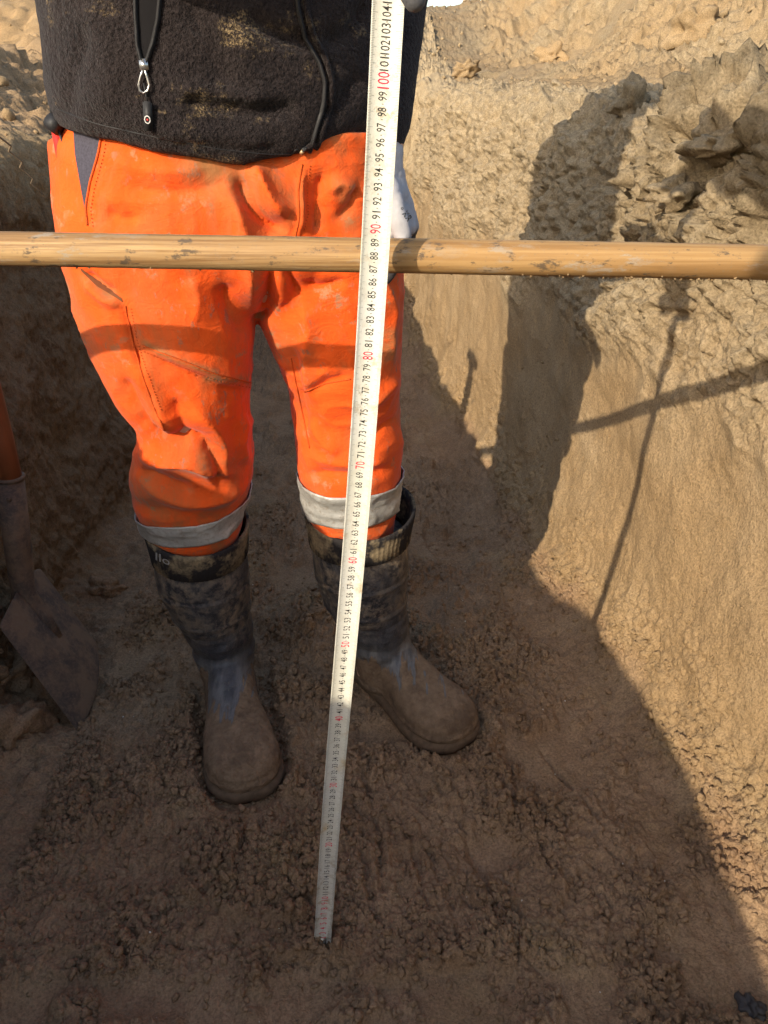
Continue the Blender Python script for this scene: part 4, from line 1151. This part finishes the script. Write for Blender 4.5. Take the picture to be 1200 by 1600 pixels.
def make_boot(heel, toe, shaft, collar_c, col_r, col_tilt, zt, foot_w=.060):
    heel, toe = np.array(heel, float), np.array(toe, float)
    ax = toe - heel; L = np.linalg.norm(ax); ax /= L; lat = np.array([ax[1], -ax[0]])
    m = MB()
    m.loft(dense_rings(shaft, 40, 50, 2.0))
    # foot: cross-sections along the axis: (t, half width, height, )
    secs = [(.00, .018, .050), (.035, .034, .075), (.12, .041, .105), (.28, .041, .125), (.42, .040, .118), (.55, .046, .098), (.68, .054, .083), (.80, .057, .077), (.90, .053, .070), (.96, .040, .058), (1.0, .018, .040)]
    tS = np.linspace(0, 1, 44); K = np.array(secs); rings = []
    th = np.linspace(0, 2 * PI, 40, endpoint=False)
    for t in tS:
        w = np.interp(t, K[:, 0], K[:, 1]) * foot_w / .057; h = np.interp(t, K[:, 0], K[:, 2])
        zc = .010 + (h - .010) * .42
        cx = np.cos(th); sy = np.sin(th)
        xx = w * np.sign(cx) * np.abs(cx) ** .8
        zzv = np.where(sy > 0, zc + (h - zc) * np.abs(sy) ** .85, zc - (zc - .010) * np.abs(sy) ** .55)
        side = .006 * math.sin(PI * t)          # slight inward curve of the last
        c2 = heel[None, :] + ax[None, :] * (t * L) + lat[None, :] * (xx + side)[:, None]
        rings.append(np.concatenate([c2, zzv[:, None]], 1))
    m.loft(rings)
    V, F = m.out(); V, F, Nr = remesh(V, F, .0036, 14)
    dd = .0012 * vnoise3(V, 30, 31) + .0007 * vnoise3(V, 90, 32) + .0012 * np.maximum(vnoise3(V, 45, 35), 0) * sstep(.11, .07, V[:, 2])
    dd += .0009 * np.maximum(vnoise3(V, 200, 36) - .15, 0) * sstep(.12, .06, V[:, 2]) * (vnoise3(V, 18, 37) > 0)
    zr_ = V[:, 2] + .10 * ((V[:, :2] - heel) @ ax) * 0
    for z0, am, wd in ((.255, .0016, .003), (.262, -.0012, .002), (.200, .0022, .0035), (.178, -.0018, .004), (.150, .002, .008), (.128, -.0022, .006), (.112, .0018, .006)):
        dd += am * np.exp(-((zr_ - z0 - .006 * vnoise3(V, 12, 33)) / wd) ** 2) * (V[:, 2] > .09)
    rand_ = np.exp(-((V[:, 2] - .030) / .0035) ** 2) * .0022 - np.exp(-((V[:, 2] - .039) / .0025) ** 2) * .0010; dd += rand_     # rubber rand above the sole
    V = V + Nr * dd[:, None]
    bt = obj("boot", V, F, M_BOOT, worker)
    # sole
    m = MB(); rs = []
    for z, g in ((-.004, .000), (.006, .0045), (.016, .005), (.021, .002)):
        out = []
        tt = np.linspace(0.0, 1.0, 40)
        wv = np.interp(tt, K[:, 0], K[:, 1]) * foot_w / .057 + g
        sd_ = .006 * np.sin(PI * tt)
        Lp = heel + ax * (tt * (L + 2 * g) - g)[:, None] + lat * (wv + sd_)[:, None]; Rp = heel + ax * (tt * (L + 2 * g) - g)[:, None] + lat * (-wv + sd_)[:, None]
        ringp = np.concatenate([Lp, Rp[::-1]]); rs.append(np.concatenate([ringp, np.full((len(ringp), 1), z)], 1))
    m.loft(rs); m.build("sole", M_SOLE, bt)
    # ribbed knit collar, open at the top
    cc = np.array(collar_c, float); n = 200; rings = []
    th = np.linspace(0, 2 * PI, n, endpoint=False)
    rib = .0007 * np.sign(np.sin(th * 66)) * np.abs(np.sin(th * 66)) ** .6
    for z, r_ in ((zt[0] - .062, -.003), (zt[0] - .058, .0015), (zt[0] - .03, .001), (zt[0] - .008, .002), (zt[0], .001), (zt[0], -.0035), (zt[0] - .012, -.005), (zt[0] - .05, -.006)):
        f = (zt[0] - z) / .062
        c = cc * (1 - f) + np.array(zt[1]) * f
        rx, ry = col_r[0] * (1 - f) + zt[2][0] * f, col_r[1] * (1 - f) + zt[2][1] * f
        wav = .0025 * np.sin(2 * th + .7) * (1 - f)
        x = (rx + r_ + (rib if r_ > -.002 else 0)) * np.cos(th); y = (ry + r_ + (rib if r_ > -.002 else 0)) * np.sin(th)
        zz_ = z + (col_tilt[0] * np.cos(th) + col_tilt[1] * np.sin(th)) * (1 - .5 * f) + wav
        rings.append(np.stack([c[0] + x, c[1] + y, zz_], 1))
    m = MB(); m.loft(rings, (False, False)); col = m.build("knit_collar", M_COLLAR, bt)
    return bt, col, (heel, ax, lat, L)
shaftA = [(-.3085, 1.107, .330, .072, .076, 0), (-.3095, 1.109, .30, .0765, .080, 0), (-.3095, 1.111, .265, .0775, .081, 0), (-.303, 1.114, .20, .0665, .073, 0), (-.293, 1.117, .145, .0565, .064, 0), (-.290, 1.118, .10, .053, .063, 0), (-.290, 1.120, .05, .046, .058, 0), (-.290, 1.12, .02, .04, .055, 0)]
bootA, colA, frA = make_boot((-.302, 1.185), (-.213, .868), shaftA, (-.307, 1.104), (.0835, .086), (-.004, .010), (.376, (-.3095, 1.109), (.0775, .081)), .061)
shaftB = [(-.042, 1.150, .335, .080, .080, 0), (-.041, 1.151, .30, .084, .083, 0), (-.0395, 1.152, .26, .0835, .083, 0), (-.034, 1.152, .20, .075, .076, 0), (-.020, 1.153, .145, .064, .068, 0), (-.008, 1.150, .10, .056, .064, 0), (-.006, 1.148, .05, .047, .058, 0), (-.006, 1.148, .02, .04, .055, 0)]
bootB, colB, frB = make_boot((-.045, 1.222), (.138, .985), shaftB, (-.040, 1.148), (.0925, .090), (.004, .012), (.382, (-.042, 1.15), (.0855, .085)), .061)
# white lettering knitted into the left-hand collar
T_COL = None
me = colA.data; Vc = np.array([v.co[:] for v in me.vertices]) + BASE; T_COL = bvh(Vc, [tuple(p.vertices) for p in me.polygons])
m = MB()
Vt, Ft = glyph_mesh("llo"); Lx = Vt[:, 0].max() - Vt[:, 0].min()
qx = 255 + Vt[:, 0] / Lx * 22 ; qy = 873 - Vt[:, 1] * 12 + (qx - 255) * .42
m.add(np.array([hit(T_COL, x, y, .0012) for x, y in zip(qx, qy)]), Ft)
m.build("lettering", plain("worn_lettering", (.34, .33, .31), .8), colA, smooth=False)

# ------------------------------------------------------------------ body, head, gloves
def head_mesh(c, yaw, pitch, s=1.0):
    """a head with brow, eye sockets, nose, mouth, chin and ears; faces -Y before rotation"""
    bm = bmesh.new(); bmesh.ops.create_icosphere(bm, subdivisions=5, radius=1)
    V = np.array([v.co[:] for v in bm.verts]); F = [tuple(v.index for v in f.verts) for f in bm.faces]; bm.free()
    x, y, z = V.T.copy()
    Q = np.stack([x * .074, y * .096, z * .118], 1)
    lowj = sstep(.05, -.9, z)
    Q[:, 0] *= 1 - .30 * lowj; Q[:, 1] = np.where(y < 0, Q[:, 1] * (1 - .06 * lowj), Q[:, 1] * (1 - .42 * lowj))
    front = sstep(-.2, -.75, y)
    g = lambda cx, cz, rx, rz: np.exp(-((x - cx) / rx) ** 2 - ((z - cz) / rz) ** 2) * front
    Q[:, 1] -= .024 * g(0, -.22, .13, .17) + .010 * g(0, .0, .10, .2)          # nose
    Q[:, 1] += .010 * (g(-.38, .03, .2, .12) + g(.38, .03, .2, .12))            # sockets
    Q[:, 1] -= .006 * (g(-.36, .02, .12, .06) + g(.36, .02, .12, .06))          # eyeballs
    Q[:, 1] -= .006 * (g(-.3, .22, .3, .08) + g(.3, .22, .3, .08))              # brow
    Q[:, 1] -= .006 * (g(0, -.47, .26, .05) + g(0, -.57, .24, .06)) - .006 * g(0, -.52, .28, .022)
    Q[:, 1] -= .010 * g(0, -.82, .28, .16)
    sd = np.exp(-((y - .12) / .16) ** 2 - ((z + .08) / .26) ** 2) * sstep(.75, .95, np.abs(x)); Q[:, 0] += np.sign(x) * .016 * sd; Q[:, 1] += .012 * sd
    Rm = np.array(Matrix.Rotation(yaw, 3, 'Z') @ Matrix.Rotation(pitch, 3, 'X'))
    return Q * s @ Rm.T + np.asarray(c), F, Rm
def fingers(m, wrist, dirv, palm_n, thumb_dir, curl, s=1.0, grow=0.0, tn=.28):
    """palm with four unequal curled fingers and a thumb from its side; palm_n points out of the palm"""
    wrist = np.asarray(wrist, float); d = np.asarray(dirv, float); d /= np.linalg.norm(d)
    n = np.asarray(palm_n, float); n -= d * n.dot(d); n /= np.linalg.norm(n); b = np.cross(d, n)
    td = np.asarray(thumb_dir, float)
    if b.dot(td) < 0: b = -b
    # palm as a thick flat loft
    rings = []
    for t, w, h in ((-.25, .026, .021), (0, .027, .020), (.3, .034, .018), (.7, .040, .017), (1.0, .041, .014), (1.08, .036, .009)):
        th = np.linspace(0, 2 * PI, 24, endpoint=False)
        rings.append(wrist + d * t * .092 * s + ((w + grow) * s * np.cos(th))[:, None] * b + ((h + grow) * s * np.sin(th))[:, None] * n)
    m.loft(rings)
    for i, (off, ln) in enumerate(((.030, .072), (.010, .082), (-.010, .077), (-.029, .060))):
        p = wrist + d * .088 * s + b * off * s; pts = [p - d * .02 * s, p]; a = R(10)
        for k_, fr in enumerate((.46, .31, .23)):
            a += R(curl) * (1.0, .85, .6)[k_] * (1 + .07 * i)
            p = p + (d * math.cos(a) + n * math.sin(a)) * ln * fr * s; pts.append(p)
        m.capsule(pts, [(.0098 + grow) * s, (.0100 + grow) * s, (.0092 + grow) * s, (.0085 + grow) * s, (.0074 + grow) * s], 14)
    p = wrist + d * .030 * s + b * .026 * s
    t1 = p + (b * .75 + d * .62 + n * tn) * .040 * s; t2 = t1 + (b * .25 + d * .85 + n * (tn + .2)) * .030 * s; t3 = t2 + (d * .85 + n * (tn + .3)) * .022 * s
    m.capsule([p - b * .012 * s, p, t1, t2, t3], [(.013 + grow) * s, (.014 + grow) * s, (.0115 + grow) * s, (.0105 + grow) * s, (.0085 + grow) * s], 14)
def body_union(m, legs, seatk, torsok, armL, armR, neck, head_c, yaw, pitch, shrink=.016):
    for kk in legs: m.loft(dense_rings([(q[0], q[1], q[2], q[3] - shrink, q[4] - shrink, q[5]) for q in kk], 28, 30))
    m.loft(dense_rings([(q[0], q[1], q[2], max(.02, q[3] - shrink), max(.02, q[4] - shrink), q[5]) for q in seatk], 28, 20))
    m.loft(dense_rings([(q[0], q[1], q[2] + (.05 if i_ == 0 else .03 if i_ == 1 else 0), max(.02, q[3] - 2 * shrink), max(.02, q[4] - 2 * shrink), q[5]) for i_, q in enumerate(torsok)], 28, 30))
    for a, b, c in (armL, armR): m.capsule([a, (a + b) / 2, b, (b + c) / 2, c], [.052, .046, .038, .036, .026], 18)
    m.capsule([neck, head_c - np.array([0, 0, .05])], [.056, .054], 18)
    Vh, Fh, Rm = head_mesh(head_c, yaw, pitch); m.add(Vh, Fh); return Rm
def hair_cap(c, Rm, s=1.0):
    bm = bmesh.new(); bmesh.ops.create_icosphere(bm, subdivisions=5, radius=1)
    V = np.array([v.co[:] for v in bm.verts]); F = np.array([tuple(v.index for v in f.verts) for f in bm.faces]); bm.free()
    keep = (V[:, 2] > .30 + .30 * (V[:, 1] < -.45)) | ((V[:, 1] > .12) & (V[:, 2] > -.35))
    F = F[keep[F].all(1)]; n = vnoise3(V, 7, 3)
    Q = V * np.array([.0775, .0995, .1215]) * (1 + .02 * n[:, None] + .012 * vnoise3(V * np.array([6, 2, 2]), 6, 4)[:, None])
    return Q @ Rm.T + np.asarray(c), [tuple(f) for f in F]

m = MB()
footk = lambda k: [(k[-1][0], k[-1][1], k[-1][2], .055, .058, 0), (k[-1][0] + .015, k[-1][1] + .01, .20, .05, .055, 0), (k[-1][0] + .02, k[-1][1] + .01, .08, .045, .05, 0), (k[-1][0] + .02, k[-1][1], .03, .04, .05, 0)]
handL, handR = np.array([-.003, 1.062, .925]), wrR + np.array([.035, -.028, -.004])
HC = np.array([-.155, .99, 1.65])
Rm = body_union(m, (legA, legB, footk(legA), footk(legB)), seat, torso, (shL, elL, handL), (shR, elR, wrR), np.array([-.165, 1.04, 1.47]), HC, R(18), R(18), .018)
fingers(m, handL, (.36, -.14, -1), (-1, .25, -.3), (-.2, -1, -.1), 20, tn=-.25)
gd = np.array([.66, -.62, -.35])
fingers(m, wrR, gd, (-.2, -.45, -.8), (.2, .3, 1), 34)
V, F = m.out(); V, F, Nr = remesh(V, F, .005, 6)
obj("body", V, F, M_SKIN, worker)
Vh, Fh = hair_cap(HC, Rm); hr = obj("hair", Vh, Fh, M_HAIR, worker); s_ = hr.modifiers.new("s", 'SOLIDIFY'); s_.thickness = .008
# gloves
m = MB(); fingers(m, handL, (.36, -.14, -1), (-1, .25, -.3), (-.2, -1, -.1), 20, 1.0, .0028, -.25)
m.capsule([handL + np.array([-.002, .004, .014]), handL], [.029, .029], 20)
V, F = m.out(); V, F, Nr = remesh(V, F, .0026, 5); V = V + Nr * (.0016 * vnoise3(V, 55, 41) - .0014 * np.exp(-np.abs(vnoise3(V * np.array([1, 1, 2.2]), 42, 43)) / .12))[:, None]
gl = obj("glove", V, F, M_GLOVE, worker); T_GL = bvh(V, F)
m = MB()
def mark(txt, x, y, h, w, rot):
    Vt, Ft = glyph_mesh(txt); Lx = Vt[:, 0].max() - Vt[:, 0].min(); a = Vt[:, 0] / Lx * w; b = -Vt[:, 1] * h
    qx, qy = x + a * math.cos(rot) - b * math.sin(rot), y + a * math.sin(rot) + b * math.cos(rot)
    m.add(np.array([hit(T_GL, p, q, .0008) for p, q in zip(qx, qy)]), Ft)
mark("o", 628, 326, 4, 4, 0); mark("KR", 636, 338, 10, 15, R(55))
m.build("printed_mark", M_INK, gl, smooth=False)
m = MB(); fingers(m, wrR, gd, (-.2, -.45, -.8), (.2, .3, 1), 34, 1.0, .0028)
tq = lambda w, s_, o_: T0 + tdir * s_ + tw * w + tn * o_
V, F = m.out(); V, F, Nr = remesh(V, F, .003, 5); gr_ = obj("glove", V, F, M_GLOVE, worker)
m = MB(); m.capsule([tq(.0172, 1.0485, .012), tq(.0074, 1.0605, .013), tq(.000, 1.083, .016), tq(-.006, 1.115, .018)], [.0078, .0086, .0095, .011], 18)
m.build("fingertip_coating", plain("grey_coating", (.085, .085, .092), .6, 0, .2, 500), gr_)
# purple cuff showing below the left sleeve
m = MB(); m.tube([wrL + np.array([.000, -.002, -.012]), wrL + np.array([.002, -.006, -.028]), wrL + np.array([.003, -.010, -.040])], [.041, .036, .032], 28); m.build("cuff", plain("purple_cuff", (.045, .022, .06), .9), jac)

# ------------------------------------------------------------------ the person taking the picture (behind the camera; their shadow falls across the right end of the pole)
PB = np.array([-.02, -.45, 0.0])
ph = thing("person", "person in dark blue jacket and trousers standing in the near end of the trench", "person", PB)
DX = .08
lA = [(-.21, -.46, .94, .10, .10, 0), (-.21, -.46, .7, .092, .09, 0), (-.215, -.45, .48, .075, .08, 0), (-.22, -.47, .3, .07, .075, 0), (-.22, -.48, .05, .06, .065, 0)]
lB = [(.01, -.46, .94, .10, .10, 0), (.015, -.46, .7, .092, .09, 0), (.02, -.45, .48, .075, .08, 0), (.02, -.47, .3, .07, .075, 0), (.02, -.48, .05, .06, .065, 0)]
st_ = [(-.10, -.46, 1.01, .175, .12, 0), (-.10, -.465, .92, .18, .125, 0), (-.10, -.46, .84, .17, .115, 0), (-.10, -.46, .80, .06, .06, 0)]
to_ = [(-.10, -.46, .94, .18, .125, 0), (-.10, -.44, 1.08, .18, .125, 0), (-.10, -.40, 1.24, .19, .125, 0), (-.10, -.34, 1.38, .20, .12, 0), (-.10, -.30, 1.47, .17, .10, 0), (-.10, -.28, 1.53, .07, .07, 0)]
lA, lB, st_, to_ = [[(q[0] + DX, *q[1:]) for q in kk] for kk in (lA, lB, st_, to_)]
aR = (np.array([.14, -.24, 1.43]), np.array([.08, .14, 1.335]), np.array([.010, .50, 1.315]))  # unseen arm stretched forward to throw shade on the right rim
aL = (np.array([-.20, -.34, 1.43]), np.array([-.285, -.215, 1.335]), np.array([-.05, -.17, .985]))  # unseen elbow lifted to shade the right end of the pole
HP = np.array([-.02, -.20, 1.645])
m = MB(); Rm = body_union(m, (lA, lB), st_, to_, aL, aR, np.array([-.02, -.275, 1.50]), HP, PI, R(-14), .012)
fingers(m, aR[2], (-.12, 1, -.02), (-.3, 0, -1), (-1, 0, 0), 40, 1.1); fingers(m, aL[2], (.35, .5, .10), (.3, -.3, .9), (-1, 0, 0), 30)
V, F = m.out(); V, F, Nr = remesh(V, F, .006, 5); obj("body", V, F, M_SKIN, ph)
Vh, Fh = hair_cap(HP, Rm); hr = obj("hair", Vh, Fh, M_HAIR, ph); s_ = hr.modifiers.new("s", 'SOLIDIFY'); s_.thickness = .008
m = MB(); m.loft(dense_rings([(q[0], q[1], q[2], q[3] + .004, q[4] + .004, 0) for q in to_], 40, 30)); sleeve(m, *aL, .068, .052, .040); sleeve(m, *aR, .076, .066, .056)
V, F = m.out(); V, F, Nr = remesh(V, F, .007, 6); V = V + Nr * (.004 * vnoise3(V, 14, 51))[:, None]; obj("jacket", V, F, plain("dark_blue_cloth", (.03, .035, .055), .9), ph)
m = MB()
for q in (lA, lB): m.loft(dense_rings(q[:4] + [(q[4][0], q[4][1], .12, .066, .07, 0)], 30, 24))
m.loft(dense_rings([(q[0], q[1], q[2], q[3] + .003, q[4] + .003, 0) for q in st_], 30, 20))
V, F = m.out(); V, F, Nr = remesh(V, F, .007, 6); V = V + Nr * (.004 * vnoise3(V, 16, 52))[:, None]; obj("trousers", V, F, M_NAVY, ph)
for x in (-.14, .10):
    m = MB(); m.loft(dense_rings([(x, -.48, .3, .074, .078, 0), (x, -.48, .15, .062, .068, 0), (x, -.48, .06, .05, .06, 0), (x, -.48, .015, .045, .055, 0)], 28, 20))
    m.loft([np.stack([x + w * np.cos(t_), np.full(20, y - .10), .012 + h * .5 + h * .5 * np.sin(t_)], 1) for y, w, h in ((-.46, .02, .05), (-.43, .036, .08), (-.36, .04, .11), (-.28, .045, .085), (-.21, .05, .07), (-.17, .036, .05), (-.155, .015, .03)) for t_ in [np.linspace(0, 2 * PI, 20, endpoint=False)]])
    V, F = m.out(); V, F, Nr = remesh(V, F, .006, 6); obj("boot", V, F, M_BLACK, ph)
